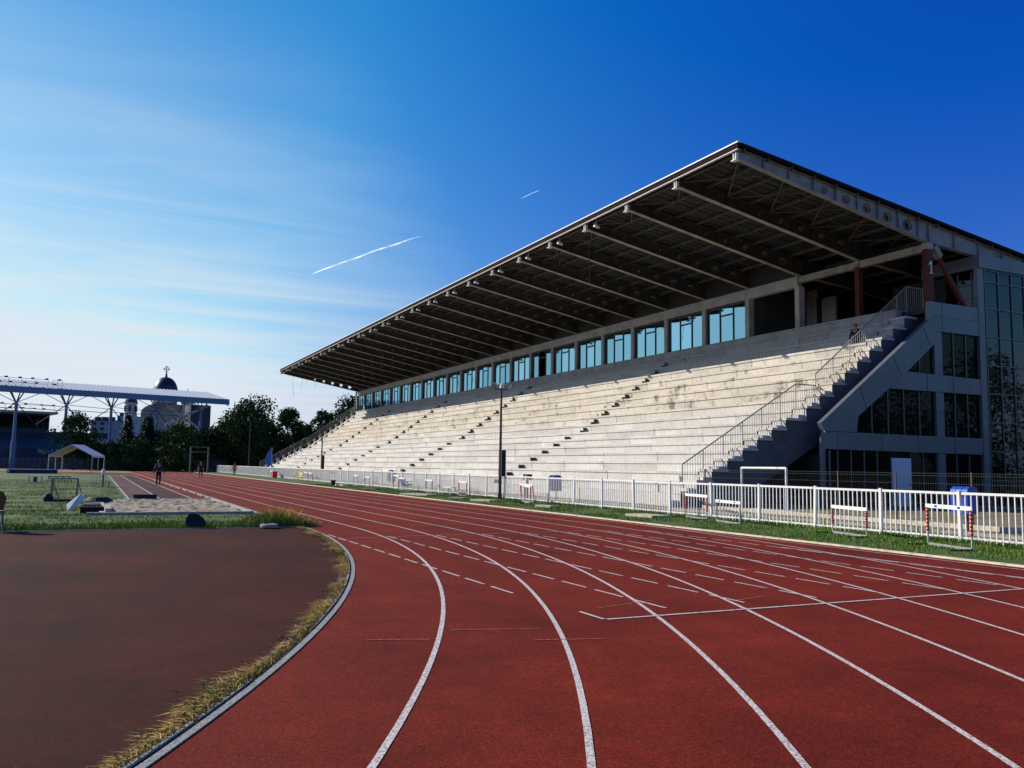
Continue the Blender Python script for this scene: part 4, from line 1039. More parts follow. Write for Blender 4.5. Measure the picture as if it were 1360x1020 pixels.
mb = MB(); mb.bar((gx - .44, gy + .1, .9), (gx + .6, gy - .1, .9), .07); mb.build('top_bar', M['plank'], T)
mb = MB(); mb.bar((gx - .42, gy + .1, .45), (gx + .57, gy - .1, .45), .03); mb.build('mid_bar', M['greygreen'], T)
T = thing('kit_bag', (29.75, 16.6, 0), 'black kit bag with a long black mat lying by the blue green frame', 'bag')
mb = MB(); mb.box(29.55, 30.75, 16.5, 16.75, .01, .1); mb.build('mat', M['black'], T)
mb = MB(); mb.lathe((29.7, 16.65, .1), [(.17, 0), (.2, .08), (.13, .2), (.04, .24)], 12); mb.build('body', M['black'], T)
# white board leaning on black crates
T = thing('plywood_board', (31.0, 9.7, 0), 'white board leaning at an angle against black crates', 'board')
mb = MB(); mb.poly([(30.62, 8.7, .03), (30.56, 8.95, .22), (30.98, 9.1, .60), (31.08, 8.9, .40)], (.03, .06, -.02)); mb.build('panel', M['white'], T)
T = thing('crate', (31.3, 8.0, 0), 'flat black plastic crate behind the white board', 'crate')
mb = MB()
for i in range(8): mb.box(31.0 + .09 * i, 31.03 + .09 * i, 7.6, 8.5, .02, .2)
for j in range(4): mb.box(31.0, 31.66, 7.6 + .29 * j, 7.63 + .29 * j, .022, .198)
mb.build('grid', M['black'], T)
T = thing('landing_cushion', (31.5, 11.5, 0), 'dark folded mat at the corner of the sand pit', 'mat')
mb = MB(); mb.lathe((31.55, 14.6, 0), [(.5, .01), (.52, .12), (.35, .26), (.05, .3)], 14); mb.build('rolled_mat', M['black'], T); mb = MB(); mb.box(31.05, 31.6, 9.4, 11.6, .02, .2); mb.build('flat_mat', M['black'], T)
mb = MB(); mb.poly([(31.72, 7.0, .06), (31.9, 7.0, .06), (31.85, 9.8, .06), (31.6, 9.8, .06)], (0, 0, .12)); tag(mb.build('plank', M['plank'], base=(31.75, 8.5, 0)), 'short pale plank at the left corner of the sand pit', 'plank')
T = thing('takeoff_block', (33.35, 17.5, 0), 'long black box at the far edge of the sand pit', 'box')
mb = MB(); mb.box(32.9, 33.85, 17.4, 17.68, .015, .24); mb.build('body', M['black'], T); mb = MB(); mb.box(32.88, 33.87, 17.38, 17.7, .242, .26); mb.build('lid', M['dark_steel'], T)
# rounded black panel on the apron edge, grey ring
T = thing('rubber_flap', (33.7, .15, 0), 'black round topped rubber panel leaning on the edge of the maroon apron', 'panel')
mb = MB(); flap_y = .12; pts = [(-.20, 0), (.25, 0), (.25, .12), (.19, .24), (.09, .32), (-.04, .35), (-.14, .32), (-.21, .22), (-.22, .1)]
mb.poly([(33.72 + a, flap_y + b * .35, .05 + b * .93) for a, b in pts], (.05, .16, -.03)); mb.build('sheet', M['black'], T)
T = thing('rubber_ring', (35.5, -.33, 0), 'flat pale grey ring lying at the apron edge near the tall weeds', 'ring')
mb = MB(); prof = []
for i in range(11):
    t = 2 * math.pi * i / 10; prof.append((.17 + .07 * math.cos(t), .06 + .055 * math.sin(t)))
mb.lathe((35.5, -.33, .006), prof, 18); mb.build('ring', M['kerb'], T, smooth=True)
# chair cut by the left edge
T = thing('wooden_chair', (29.3, .3, 0), 'brown chair with dark legs standing at the apron edge, cut by the left border', 'chair')
cx_, cy_ = 29.2, .25
mb = MB(); mb.box(cx_ - .24, cx_ + .24, cy_ - .22, cy_ + .24, .44, .48); mb.build('seat', M['wood'], T)
mb = MB(); mb.poly([(cx_ - .24, cy_ - .2, .5), (cx_ + .22, cy_ - .2, .5), (cx_ + .26, cy_ - .22, .78), (cx_ + .18, cy_ - .22, .93), (cx_, cy_ - .22, .97), (cx_ - .18, cy_ - .22, .93), (cx_ - .26, cy_ - .22, .78)], (0, .03, 0)); mb.build('backrest', M['wood'], T)
for sx in (-1, 1):
    for sy in (-1, 1):
        mb = MB(); mb.bar((cx_ + sx * .2, cy_ + sy * .2, .44), (cx_ + sx * .22, cy_ + sy * .22, 0), .04); mb.build('leg', M['greygreen'], T)
T.rotation_euler = (0, 0, .3)
# long dark mats lying far left, hurdle gantry, far banner
T = thing('crash_mat', (22.5, 98, 0), 'long low dark blue mat lying in front of the far fence at the left', 'mat')
mb = MB(); mb.box(21.6, 27.0, 99, 103, .02, .5); mb.build('body', M['darkblue'], T); mb = MB(); mb.tube((21.7, 98.9, .3), (21.9, 98.9, .3), .3, n=10); mb.build('roll', M['white'], T)
T = thing('gantry_frame', (46, 120, 0), 'open metal gantry with two crossbars over the far end of the track', 'gantry')
ga, gb = atD(252, 627, 136), atD(275.5, 627, 138)
for g_ in (ga, gb):
    mb = MB(); mb.tube((g_.x, g_.y, 0), (g_.x, g_.y, 4.2), .12, n=8); mb.build('post', M['turret'], T)
for z in (4.1, 3.3):
    mb = MB(); mb.bar((ga.x, ga.y, z), (gb.x, gb.y, z), .14); mb.build('crossbar', M['turret'], T)
p = atD(355, 630, 140); T = thing('feather_flag', (p.x, p.y, 0), 'tall pale blue feather flag beside the far end of the fence', 'flag')
mb = MB(); d = R0; q = Vector((p.x, p.y, 0)); mb.poly([q + d * -.55 + Zu * .4, q + d * .55 + Zu * .4, q + d * .75 + Zu * 3.1, q + d * .3 + Zu * 4.1, q + d * -.35 + Zu * 2.9], Fh * .04); mb.build('banner', M['cyan'], T); mb = MB(); mb.tube(q + d * .5, q + d * .6 + Zu * 4.2, .04); mb.build('pole', M['steel'], T)

# ------------------------------------------------------------------ far fence
fa, fb = atD(-60, 630, 150), atD(300, 626, 155)
T = thing('wire_fence', ((fa.x + fb.x) / 2, (fa.y + fb.y) / 2, 0), 'grey mesh fence running along the far end of the track', 'fence')
mb = MB(); n = 46
for i in range(n + 1):
    q = fa.lerp(fb, i / n); mb.tube((q.x, q.y, 0), (q.x, q.y, 2.0), .05, n=6)
mb.build('posts', M['turret'], T)['kind'] = 'stuff'
mb = MB()
for z in (.1, .5, .9, 1.3, 1.7, 2.0): mb.bar((fa.x, fa.y, z), (fb.x, fb.y, z), .025)
for i in range(n * 10):
    q = fa.lerp(fb, i / (n * 10)); mb.bar((q.x, q.y, .1), (q.x, q.y, 2), .018)
mb.build('mesh', M['turret'], T, recalc=False)

# ------------------------------------------------------------------ far stand
SA, SBB = atD(-30, 540, 160), atD(304, 540, 190)
ex = Vector((SBB.x - SA.x, SBB.y - SA.y, 0)); LEN = ex.length; ex.normalize(); ey = Vector((-ex.y, ex.x, 0))
if ey.dot(Fh) < 0: ey = -ey
S0 = Vector((SA.x, SA.y, 0))
def sp(u, v, z): return S0 + ex * u + ey * v + Vector((0, 0, z))
T = thing('roofed_stand', S0, 'blue steel stand with a ribbed metal roof on branching columns beyond the far fence', 'stand')
ZR = 14.6; zend = lambda u: ZR + .2 - .0 * u
mb = MB(); mb.poly([sp(0, 0, ZR + .8), sp(0, 0, ZR + .98), sp(0, 13, ZR + 3.3), sp(0, 13, ZR + 3.1)], ex * LEN); rf = mb.build('roof', M['roofmetal'], T)
mb = MB(); u = .4
while u < LEN: mb.poly([sp(u, .1, ZR + .99), sp(u, .1, ZR + 1.12), sp(u, 12.9, ZR + 3.42), sp(u, 12.9, ZR + 3.29)], ex * .16); u += .8
mb.build('ribs', M['roofmetal'], rf)
mb = MB(); mb.poly([sp(0, -.25, ZR - .2), sp(0, -.25, ZR + 1.0), sp(0, -.01, ZR + 1.0), sp(0, -.01, ZR - .2)], ex * LEN); mb.build('fascia', M['bluesteel'], T)
def ux_of(px):
    for _ in range(1):
        d = FW + RX * ((px - 680) / FPX); dx, dy = d.x, d.y
        # intersect ray with the front line of the stand
        det = dx * (-ex.y) - dy * (-ex.x); bx_, by_ = S0.x - CAM.x, S0.y - CAM.y
        return (dx * by_ - dy * bx_) / det * 1.0
us = []
for px in (25, 92, 152, 213, 271): us.append(abs(ux_of(px)))
for u in us:
    mb = MB(); mb.tube(sp(u, 1.2, 0), sp(u, 1.2, 5.2), .55, .5, 10); mb.tube(sp(u, 1.2, 5.2), sp(u, 1.2, ZR - 2.1), .36, .26, 10)
    for du, dv in ((-1.3, -.9), (1.3, -.9), (-1.0, 2.2), (1.0, 2.2)): mb.tube(sp(u, 1.2, ZR - 2.2), sp(u + du, 1.2 + dv, ZR + .5), .15, .11, 8)
    mb.build('column', M['bluesteel'], T)
mb = MB()
uu = [us[0] - 9] + us
for a, b in zip(uu, uu[1:]):
    m_ = (a + b) / 2
    mb.tube(sp(a, 1.2, ZR - 2.0), sp(b, 1.2, ZR - 2.4), .05); mb.tube(sp(a, 4.5, ZR - 2.8), sp(b, 4.5, ZR - 3.0), .06)
    mb.tube(sp(a, 1.2, ZR - 2.0), sp(m_, 1.2, ZR + .2), .06); mb.tube(sp(b, 1.2, ZR - 2.0), sp(m_, 1.2, ZR + .2), .06)
    mb.tube(sp(a, 1.2, ZR - 2.0), sp(m_, 6, ZR - 6), .09); mb.tube(sp(b, 1.2, ZR - 2.0), sp(m_, 6, ZR - 6), .09)
mb.build('bracing', M['darkblue'], T)
mb = MB()                               # pale trusses at the right end
for i in range(4):
    v = 2 + 3 * i; u0 = us[3] + 2
    mb.bar(sp(u0 + i, v, ZR - 5), sp(u0 + 9 + i, v, ZR - .3), .22); mb.bar(sp(u0 + i, v, ZR - .6), sp(u0 + 8 + i, v, ZR - 6), .22); mb.bar(sp(u0 + 2 + i, v, ZR - 6.5), sp(u0 + 4 + i, v, ZR), .22)
mb.build('end_trusses', M['roofmetal'], T)
mb = MB(); mb.poly([sp(0, 14, 0), sp(0, 14, 7.6), sp(0, 16, 7.6), sp(0, 16, 0)], ex * (us[2] + 3)); mb.poly([sp(us[2], 14, 0), sp(us[2], 14, 5.5), sp(us[2], 16, 5.5), sp(us[2], 16, 0)], ex * (LEN - us[2] - 2)); mb.poly([sp(0, 6, 0), sp(0, 6, 4.0), sp(0, 14, 7.2), sp(0, 14, 0)], ex * (us[2] + 2)); mb.build('rear_terrace', M['darkblue'], T)
mb = MB(); mb.poly([sp(us[2] + 3, 12, 0), sp(us[2] + 3, 12, ZR + .5), sp(us[2] + 3, 12.4, ZR + .5), sp(us[2] + 3, 12.4, 0)], ex * .01); mb.poly([sp(us[4] + .5, 9, 0), sp(us[4] + .5, 9, ZR), sp(us[4] + .5, 13, ZR), sp(us[4] + .5, 13, 0)], ex * 4.5); mb.build('end_block', M['darkblue'], T)
mb = MB(); mb.box(0, 0.01, 0, .01, 0, .01)
mb = MB(); mb.poly([sp(us[0] + 5, 5.9, 3.0), sp(us[0] + 14, 5.9, 3.0), sp(us[0] + 14, 5.9, 3.9), sp(us[0] + 5, 5.9, 3.9)], ey * .1); bn = mb.build('sign_band', M['bluesteel'], T)
mb = MB()
for i in range(10): mb.box(0, 0, 0, 0, 0, 0) if False else None
u = us[0] + 5.4
for i in range(9):
    for (a, b, c, d_) in ((0, .12, 3.2, 3.72), (.32, .44, 3.2, 3.72), (.1, .34, 3.4 + .1 * (i % 3), 3.52 + .1 * (i % 3))): mb.poly([sp(u + a, 5.86, c), sp(u + b, 5.86, c), sp(u + b, 5.86, d_), sp(u + a, 5.86, d_)], ey * .03)
    u += .92
mb.build('letters', M['roofmetal'], bn)
mb = MB()                               # glazed cabin on the terrace
mb.poly([sp(0, 14.5, 7.6), sp(0, 14.5, 11.3), sp(0, 20, 11.3), sp(0, 20, 7.6)], ex * (us[0] + 8.5)); cb = mb.build('cabin', M['darkblue'], T)
mb = MB()
for i in range(16):
    u = i * (us[0] + 8) / 16; mb.poly([sp(u + .2, 14.42, 8.2), sp(u + 1.1, 14.42, 8.2), sp(u + 1.1, 14.42, 10.9), sp(u + .2, 14.42, 10.9)], ey * .05)
mb.build('cabin_glass', M['curtain'], cb)
mb = MB(); mb.poly([sp(0, 14.2, 11.3), sp(0, 14.2, 11.75), sp(0, 20.5, 11.75), sp(0, 20.5, 11.3)], ex * (us[0] + 10)); mb.build('cabin_roof', M['roofmetal'], cb)
# floodlight rails
def lightrail(u0, u1, v, z, h, n):
    mb = MB()
    mb.bar(sp(u0, v, z + h), sp(u1, v, z + h), .07); mb.bar(sp(u0, v, z + h * .4), sp(u1, v, z + h * .4), .05)
    m_ = max(2, int((u1 - u0) / 2.2))
    for i in range(m_ + 1): u = u0 + (u1 - u0) * i / m_; mb.bar(sp(u, v, z - .2), sp(u, v, z + h), .06)
    r = mb.build('light_rail', M['turret'], T)
    for i in range(n):
        mb = MB(); u = u0 + (u1 - u0) * (i + .5 + R.uniform(-.3, .3)) / n; zz = z + (h if i % 2 else h * .4) + .1
        c = sp(u, v - .2, zz); mb.bar(c - ex * .28, c + ex * .28 + Zu * R.uniform(-.1, .12), .3, .26); mb.build('floodlight', M['black'], r)
lightrail(0.5, us[0] + 5.4, 2.2, ZR + 1.3, 1.5, 10); lightrail(us[0] + 6.2, us[0] + 8.0, 2.2, ZR + 1.3, 1.5, 2)
lightrail(0, us[0] + 9.5, 15.5, 11.75, 1.3, 14)

# ------------------------------------------------------------------ church
cD = 270; cc = atD(215.5, 600, cD); T = thing('church', (cc.x, cc.y, 0), 'pale green church with a large dark dome and cross behind the blue stand', 'church')
k = cD / FPX
def cp(px, py): q = atD(px, py, cD); return q
zdom = cp(215.5, 522).z; rd = 16.2 * k
cb_ = Vector((cc.x, cc.y, 0))
mb = MB(); mb.lathe(cb_ + Zu * zdom, [(rd * .97 * math.cos(t) ** .9 if t < 1.56 else .01, rd * 1.32 * math.sin(t)) for t in [i * math.pi / 20 for i in range(0, 11)]], 28); dm = mb.build('dome', M['dome'], T, smooth=True)
mb = MB(); zt_ = zdom + rd * 1.3; mb.tube(cb_ + Zu * zt_, cb_ + Zu * (zt_ + 1.6), .45, .15); ch = 3.6
mb.bar(cb_ + Zu * zt_, cb_ + Zu * (zt_ + ch), .2); mb.bar(cb_ + Zu * (zt_ + ch * .72) - R0 * .95, cb_ + Zu * (zt_ + ch * .72) + R0 * .95, .2)
for s in (-1, 1): mb.bar(cb_ + Zu * (zt_ + ch * .45), cb_ + Zu * (zt_ + ch * .72) + R0 * .95 * s, .13); mb.bar(cb_ + Zu * (zt_ + ch), cb_ + Zu * (zt_ + ch * .72) + R0 * .95 * s, .13)
mb.build('cross', M['dome'], dm)
mb = MB(); n = 28; 
mb.lathe(cb_ + Zu * (zdom - 3.2), [(rd * .95, 0), (rd * .95, 2.6), (rd * 1.06, 2.8), (rd * 1.08, 3.25), (rd * .9, 3.3)], n)
for i in range(12):
    t = 2 * math.pi * i / 12; q = cb_ + Vector((math.cos(t), math.sin(t), 0)) * rd * 1.02 + Zu * (zdom - .1); mb.tube(q - Zu * .3, q + Zu * .65, .75, .3, 8)
mb.build('drum', M['churchwhite'], T)
bw = 33 * k
mb = MB(); mb.poly([cb_ - R0 * bw * .95 + Zu * 0, cb_ + R0 * bw * .95, cb_ + R0 * bw * .95 + Zu * (cp(215, 548).z)] + [cb_ + R0 * bw * .95 * math.cos(t) + Zu * (cp(215, 548).z + (zdom - 3 - cp(215, 548).z) * math.sin(t)) for t in [i * math.pi / 12 for i in range(1, 12)]] + [cb_ - R0 * bw * .95 + Zu * cp(215, 548).z], Fh * 16); mb.build('nave', M['church'], T)
for s, px in ((-1, 178), (1, 252)):
    q = cp(px, 600); q = Vector((q.x, q.y, 0)) - Fh * 4; zt2 = cp(px, 536).z
    mb = MB(); mb.lathe(q, [(1.85, 0), (1.85, zt2 - 3.6), (2.05, zt2 - 3.4), (1.7, zt2 - 3.2), (1.7, zt2 - .5), (2.0, zt2 - .2), (2.0, zt2)], 12); tw = mb.build('turret', M['churchwhite'], T)
    mb = MB(); mb.lathe(q + Zu * zt2, [(1.9, 0), (1.7, .9), (1.1, 1.6), (.2, 2.1)], 12); mb.tube(q + Zu * (zt2 + 2), q + Zu * (zt2 + 4.5), .08); mb.build('turret_dome', M['dome'], tw)
    for i in range(6):
        mb = MB(); t = 2 * math.pi * i / 6 + .3; c = q + Vector((math.cos(t), math.sin(t), 0)) * 1.72 + Zu * (zt2 - 2.8); mb.box(c.x - .25, c.x + .25, c.y - .25, c.y + .25, c.z, c.z + 1.8); mb.build('louvre', M['seam'], tw)
mb = MB()
for i in range(-2, 3):
    c = cb_ + R0 * i * bw * .36 - Fh * .05; mb.poly([c - R0 * .5 + Zu * 7, c + R0 * .5 + Zu * 7, c + R0 * .5 + Zu * 11, c + Zu * 11.7, c - R0 * .5 + Zu * 11], Fh * .1)
mb.build('windows', M['curtain'], T)
# distant blocks
def block(px0, px1, pyt, D, m, label, floors=8):
    a, b = atD(px0, 600, D), atD(px1, 600, D); h = atD(px0, pyt, D).z; a.z = b.z = 0
    T = thing('apartment_block', a, label, 'building'); e = (b - a); L = e.length; e.normalize()
    mb = MB(); mb.poly([a, b, b + Fh * 14, a + Fh * 14], Zu * h); w = mb.build('wall', m, T)
    nx_ = max(3, int(L / 3.4))
    for f in range(floors):
        for i in range(nx_):
            mb = MB(); q = a + e * (L * (i + .25) / nx_) + Zu * (h * (f + .3) / floors) - Fh * .05; mb.poly([q, q + e * L / nx_ * .5, q + e * L / nx_ * .5 + Zu * h / floors * .5, q + Zu * h / floors * .5], Fh * .04); mb.build('window', M['curtain'], w)
    mb = MB()
    for i in range(3): q = a + e * L * (.15 + .3 * i) + Zu * h + Fh * 4; mb.box(q.x - 1.5, q.x + 1.5, q.y - 1.5, q.y + 1.5, h, h + 2.2)
    mb.poly([a - Fh * .1 + Zu * h, b - Fh * .1 + Zu * h, b + Fh * 14 + Zu * h, a + Fh * 14 + Zu * h], Zu * .6); mb.build('roof', M['darkblue'], T)
block(118, 149, 559, 420, M['flat_a'], 'low pale apartment block seen under the blue stand roof')
block(153, 172, 553, 520, M['flat_b'], 'tall block left of the church, coloured blue for distance haze')

# ------------------------------------------------------------------ trees
def leaf_cloud(mb, centres, per, size, flat=.7):
    for (c, r) in centres:
        for _ in range(per):
            v = Vector((R.gauss(0, 1), R.gauss(0, 1), R.gauss(0, 1) * flat)); v.normalize(); p = c + v * r * R.uniform(.35, 1.08) ** .7
            n = Vector((R.gauss(0, 1), R.gauss(0, 1), R.gauss(.4, 1))).normalized(); a = n.orthogonal().normalized(); b = n.cross(a); t = R.uniform(0, 6.28)
            a, b = a * math.cos(t) + b * math.sin(t), b * math.cos(t) - a * math.sin(t); s = size * R.uniform(.55, 1.35)
            mb.add([p - a * s, p - b * s * .55, p + a * s, p + b * s * .55], [(0, 1, 2, 3)])
def broadleaf(base, h, w, label, m, per=70, ncl=46, size=.28, tr=.28, skirt=.28, group=None, seed=None):
    T = thing('tree', base, label, 'tree', group); base = Vector(base)
    mb = MB(); mb.tube(base - Zu * .1, base + Zu * h * .45, .022 * h, .013 * h, 8)
    cen = []
    for i in range(ncl):
        a = R.uniform(0, 6.283); zz = R.random(); rr = math.sin(math.pi * min(1, .18 + zz * .80)) ** .7 * R.uniform(.3, 1.0)
        c = base + Vector((math.cos(a) * rr * w / 2, math.sin(a) * rr * w / 2, h * (skirt + (1 - skirt) * .93 * zz))); cen.append((c, w * R.uniform(.10, .2)))
    for i in range(0, ncl, 4):
        z0 = base + Zu * h * R.uniform(.25, .45); mb.tube(z0, cen[i][0], .007 * h, .002 * h, 5)
    mb.build('trunk', M['bark'], T)
    mb = MB(); leaf_cloud(mb, cen, per, size); mb.build('crown', m, T, recalc=False)
    return T
def conifer(base, h, w, label, group=None):
    T = thing('conifer_tree', base, label, 'tree', group); base = Vector(base)
    mb = MB(); mb.tube(base - Zu * .1, base + Zu * h, .018 * h, .003 * h, 8); mb.build('trunk', M['bark'], T)
    mb = MB(); z = .06 * h
    while z < h * .99:
        f = 1 - z / h; L = w / 2 * (f ** .85) * R.uniform(.8, 1.1); nb = 12
        for i in range(nb):
            a = R.uniform(0, 6.283); d = Vector((math.cos(a), math.sin(a), -.25))
            l = L * R.uniform(.65, 1.12)
            for j in range(16):
                t = (j + R.random()) / 16; p = base + Zu * z + d * l * t + Vector((R.gauss(0, .12), R.gauss(0, .12), R.gauss(-.08, .12))) * (1 + w * .05)
                s = R.uniform(.16, .38) * (1.1 - .5 * t); u = (d + Vector((R.gauss(0, .5), R.gauss(0, .5), R.gauss(-.3, .3)))).normalized(); q = u.orthogonal().normalized() * s * .5
                mb.add([p - q, p + q, p + u * s * 1.5], [(0, 1, 2)])
        z += h * .028
    mb.build('crown', M['needle'], T, recalc=False); return T
def tree_px(px, pytop, wpx, D, label, kind='b', m='leaf', **k_):
    p = atD(px, 610, D); z = atD(px, pytop, D).z; w = wpx * D / FPX
    if kind == 'c': return conifer((p.x, p.y, 0), z, w, label, 'conifers beyond the far fence')
    k_['ncl'] = int(k_.get('ncl', 46) * 1.35); return broadleaf((p.x, p.y, 0), z, w * 1.15, label, M[m], group='trees beyond the far fence', **k_)
tree_px(98, 549, 52, 156, 'round dark tree under the blue stand roof behind the white tent', 'b', 'leaf', skirt=.1)
tree_px(168, 551, 52, 160, 'narrow dark conifer left of the church dome', 'c')
tree_px(195, 553, 92, 160, 'broad dark conifer right below the church dome', 'c')
tree_px(238, 562, 52, 158, 'bushy tree with pale upper leaves right of the broad conifer', 'b', 'leaf2', skirt=.06, ncl=60)
tree_px(227, 592, 40, 152, 'low leafy tree in front of the taller ones, left of the gantry', 'b', 'leaf2', skirt=.04)
tree_px(279, 568, 46, 162, 'dark tree behind the gantry', 'b', 'leaf', skirt=.05, ncl=60)
tree_px(128, 590, 40, 168, 'low dark bush behind the right side of the white tent', 'b', 'leaf', skirt=.02)
tree_px(332, 527, 78, 165, 'largest dark tree, right of the blue stand with an uneven open crown', 'b', 'leaf', ncl=95, per=80, skirt=.06)
tree_px(311, 548, 44, 172, 'dark tree just left behind the largest tree', 'b', 'leaf', skirt=.05, ncl=60)
tree_px(382, 540, 44, 168, 'rounded dark tree between the largest tree and the stand end', 'b', 'leaf', skirt=.08, ncl=60)
tree_px(405, 562, 40, 175, 'low dark tree close behind the end of the seating', 'b', 'leaf', skirt=.03, ncl=60)
tree_px(362, 580, 44, 178, 'low dark bush filling the gap right of the largest tree', 'b', 'leaf', skirt=.03)
tree_px(426, 539, 30, 180, 'slender tree just left of the tall tree by the glazed end', 'b', 'leaf', skirt=.1)
tree_px(458, 522, 50, 185, 'tall dark tree touching the far glazed end of the stand', 'b', 'leaf', skirt=.1, ncl=70)
tree_px(348, 556, 60, 176, 'dark tree half hidden behind the right side of the largest tree', 'b', 'leaf', skirt=.03, ncl=60)
tree_px(440, 556, 44, 188, 'low dark tree between the two trees by the glazed end', 'b', 'leaf', skirt=.03, ncl=60)
tree_px(186, 584, 50, 154, 'low dark bush between the two conifers', 'b', 'leaf', skirt=.02)
tree_px(150, 588, 54, 156, 'low dark bush below the narrow conifer', 'b', 'leaf', skirt=.02)
tree_px(256, 584, 50, 166, 'dark bush just left behind the gantry', 'b', 'leaf', skirt=.02)
tree_px(300, 566, 52, 170, 'dark tree just right behind the gantry', 'b', 'leaf', skirt=.03, ncl=60)
tree_px(214, 574, 46, 164, 'dark bush between the broad conifer and the pale leaved tree', 'b', 'leaf', skirt=.02)
for i, (x, y, h, w, lab) in enumerate(((79.3, 3.0, 4.6, 4.2, 'dark bush against the glazed corner of the stand'), )):
    broadleaf((x, y, 0), h, w, lab, M['leaf'], size=.11, per=90, ncl=50, skirt=.05)
for i, (x, y, h, w) in enumerate(((88, -17, 13, 9), (97, -22, 15, 11), (79, -21, 10, 8), (106, -27, 16, 12), (116, -22, 15, 12))):
    broadleaf((x, y, 0), h, w, ('broad tree mirrored in the middle of the curtain glass', 'tall tree mirrored in the upper curtain glass', 'lower tree mirrored in the dark facade windows', 'tall far tree mirrored at the edge of the curtain glass', 'wide tree mirrored behind the others in the glass')[i], M['leaf2'], size=.2, per=130, ncl=50, skirt=.12, group='trees mirrored in the glass')
# background belt so the horizon is wooded
mb = MB(); cen = []
for i in range(150):
    q = atD(R.uniform(-350, 480), 612, R.uniform(300, 380)); h = R.uniform(3, 8); cen.append((Vector((q.x, q.y, h * .5)), h * .62))
leaf_cloud(mb, cen, 60, .9, .8)
tag(mb.build('treeline', M['leaf'], recalc=False), 'dark wooded belt along the far horizon', 'trees', None, 'stuff')

# ------------------------------------------------------------------ contrail
def trail(p0, p1, D, w0, name, label, n=140):
    mb = MB(); a, b = atD(*p0, D), atD(*p1, D)
    pts = []
    for i in range(n + 1):
        t = i / n; c = a.lerp(b, t) + UX * (noise.noise((t * 6, D, 1)) * w0 * .7 + 3 * w0 * .5 * math.sin(t * 2.4)) ; r = w0 * (.45 + .9 * t * (1 - t) + .3 * abs(noise.noise((t * 11, 2, 4)))) * min(1, 8 * t + .25, 8 * (1 - t) + .12)
        pts.append((c, r))
    d = (b - a).normalized(); e1 = d.orthogonal().normalized(); e2 = d.cross(e1); vs = []; m_ = 10
    for c, r in pts:
        for j in range(m_): t = 2 * math.pi * j / m_; vs.append(c + e1 * math.cos(t) * r + e2 * math.sin(t) * r)
    mb.add(vs, [(i * m_ + j, i * m_ + (j + 1) % m_, (i + 1) * m_ + (j + 1) % m_, (i + 1) * m_ + j) for i in range(n) for j in range(m_)])
    return tag(mb.build(name, CT, smooth=True), label, 'vapour trail', None, 'stuff')
CT = bpy.data.materials.new('vapour'); CT.use_nodes = True; nt = CT.node_tree
bs = nt.nodes['Principled BSDF']; bs.inputs['Base Color'].default_value = (.9, .9, .9, 1); bs.inputs['Roughness'].default_value = 1; bs.inputs['Specular IOR Level'].default_value = 0
lw = nt.nodes.new('ShaderNodeLayerWeight'); lw.inputs['Blend'].default_value = .35
tc = nt.nodes.new('ShaderNodeTexCoord'); nn = nt.nodes.new('ShaderNodeTexNoise'); nn.inputs['Scale'].default_value = .018; nn.inputs['Detail'].default_value = 6; nt.links.new(tc.outputs['Object'], nn.inputs['Vector'])
mr = nt.nodes.new('ShaderNodeMapRange'); mr.inputs['From Min'].default_value = .22; mr.inputs['From Max'].default_value = .75; nt.links.new(nn.outputs['Fac'], mr.inputs['Value'])
iv = nt.nodes.new('ShaderNodeMath'); iv.operation = 'SUBTRACT'; iv.inputs[0].default_value = .62; nt.links.new(lw.outputs['Facing'], iv.inputs[1])
pw = nt.nodes.new('ShaderNodeMath'); pw.operation = 'MULTIPLY'; nt.links.new(iv.outputs[0], pw.inputs[0]); nt.links.new(mr.outputs[0], pw.inputs[1]); 
df = nt.nodes.new('ShaderNodeBsdfDiffuse'); df.inputs[0].default_value = (.95, .95, .95, 1); tr_ = nt.nodes.new('ShaderNodeBsdfTranslucent'); tr_.inputs[0].default_value = (.95, .95, .95, 1)
ad = nt.nodes.new('ShaderNodeAddShader'); nt.links.new(df.outputs[0], ad.inputs[0]); nt.links.new(tr_.outputs[0], ad.inputs[1])
tp_ = nt.nodes.new('ShaderNodeBsdfTransparent'); mxs = nt.nodes.new('ShaderNodeMixShader'); nt.links.new(pw.outputs[0], mxs.inputs[0]); nt.links.new(tp_.outputs[0], mxs.inputs[1]); nt.links.new(ad.outputs[0], mxs.inputs[2])
nt.links.new(mxs.outputs[0], nt.nodes['Material Output'].inputs[0]); nt.nodes.remove(bs)
trail((414, 364), (560, 315), 5000, 7.5, 'contrail', 'long white vapour trail slanting across the blue sky')
trail((692, 264), (717, 253), 5000, 2.6, 'contrail', 'short faint vapour trail above the stand roof', 24)

# ------------------------------------------------------------------ sun and sky
SD = Vector((-10.3, 11.0, 7.9)).normalized()
EL = math.asin(SD.z); AZ = math.atan2(SD.x, SD.y)      # azimuth from +Y towards +X
sun = bpy.data.lights.new('sun', 'SUN'); sun.energy = 5.0; sun.angle = rad(.5); sun.color = (1, .93, .82)
so = bpy.data.objects.new('sun', sun); COL.objects.link(so); so.rotation_euler = (-SD).to_track_quat('-Z', 'Y').to_euler(); so.location = SD * 300
w = bpy.data.worlds.new('World'); sc.world = w; w.use_nodes = True; nt = w.node_tree; L = nt.links
bg = nt.nodes['Background']
sky = nt.nodes.new('ShaderNodeTexSky'); sky.sky_type = 'NISHITA'; sky.sun_disc = False; sky.sun_elevation = EL; sky.sun_rotation = AZ
sky.air_density = 1.0; sky.dust_density = .6; sky.ozone_density = 3.0; sky.altitude = 100
tcw = nt.nodes.new('ShaderNodeTexCoord')
sx = nt.nodes.new('ShaderNodeSeparateXYZ'); L.new(tcw.outputs['Generated'], sx.inputs[0])
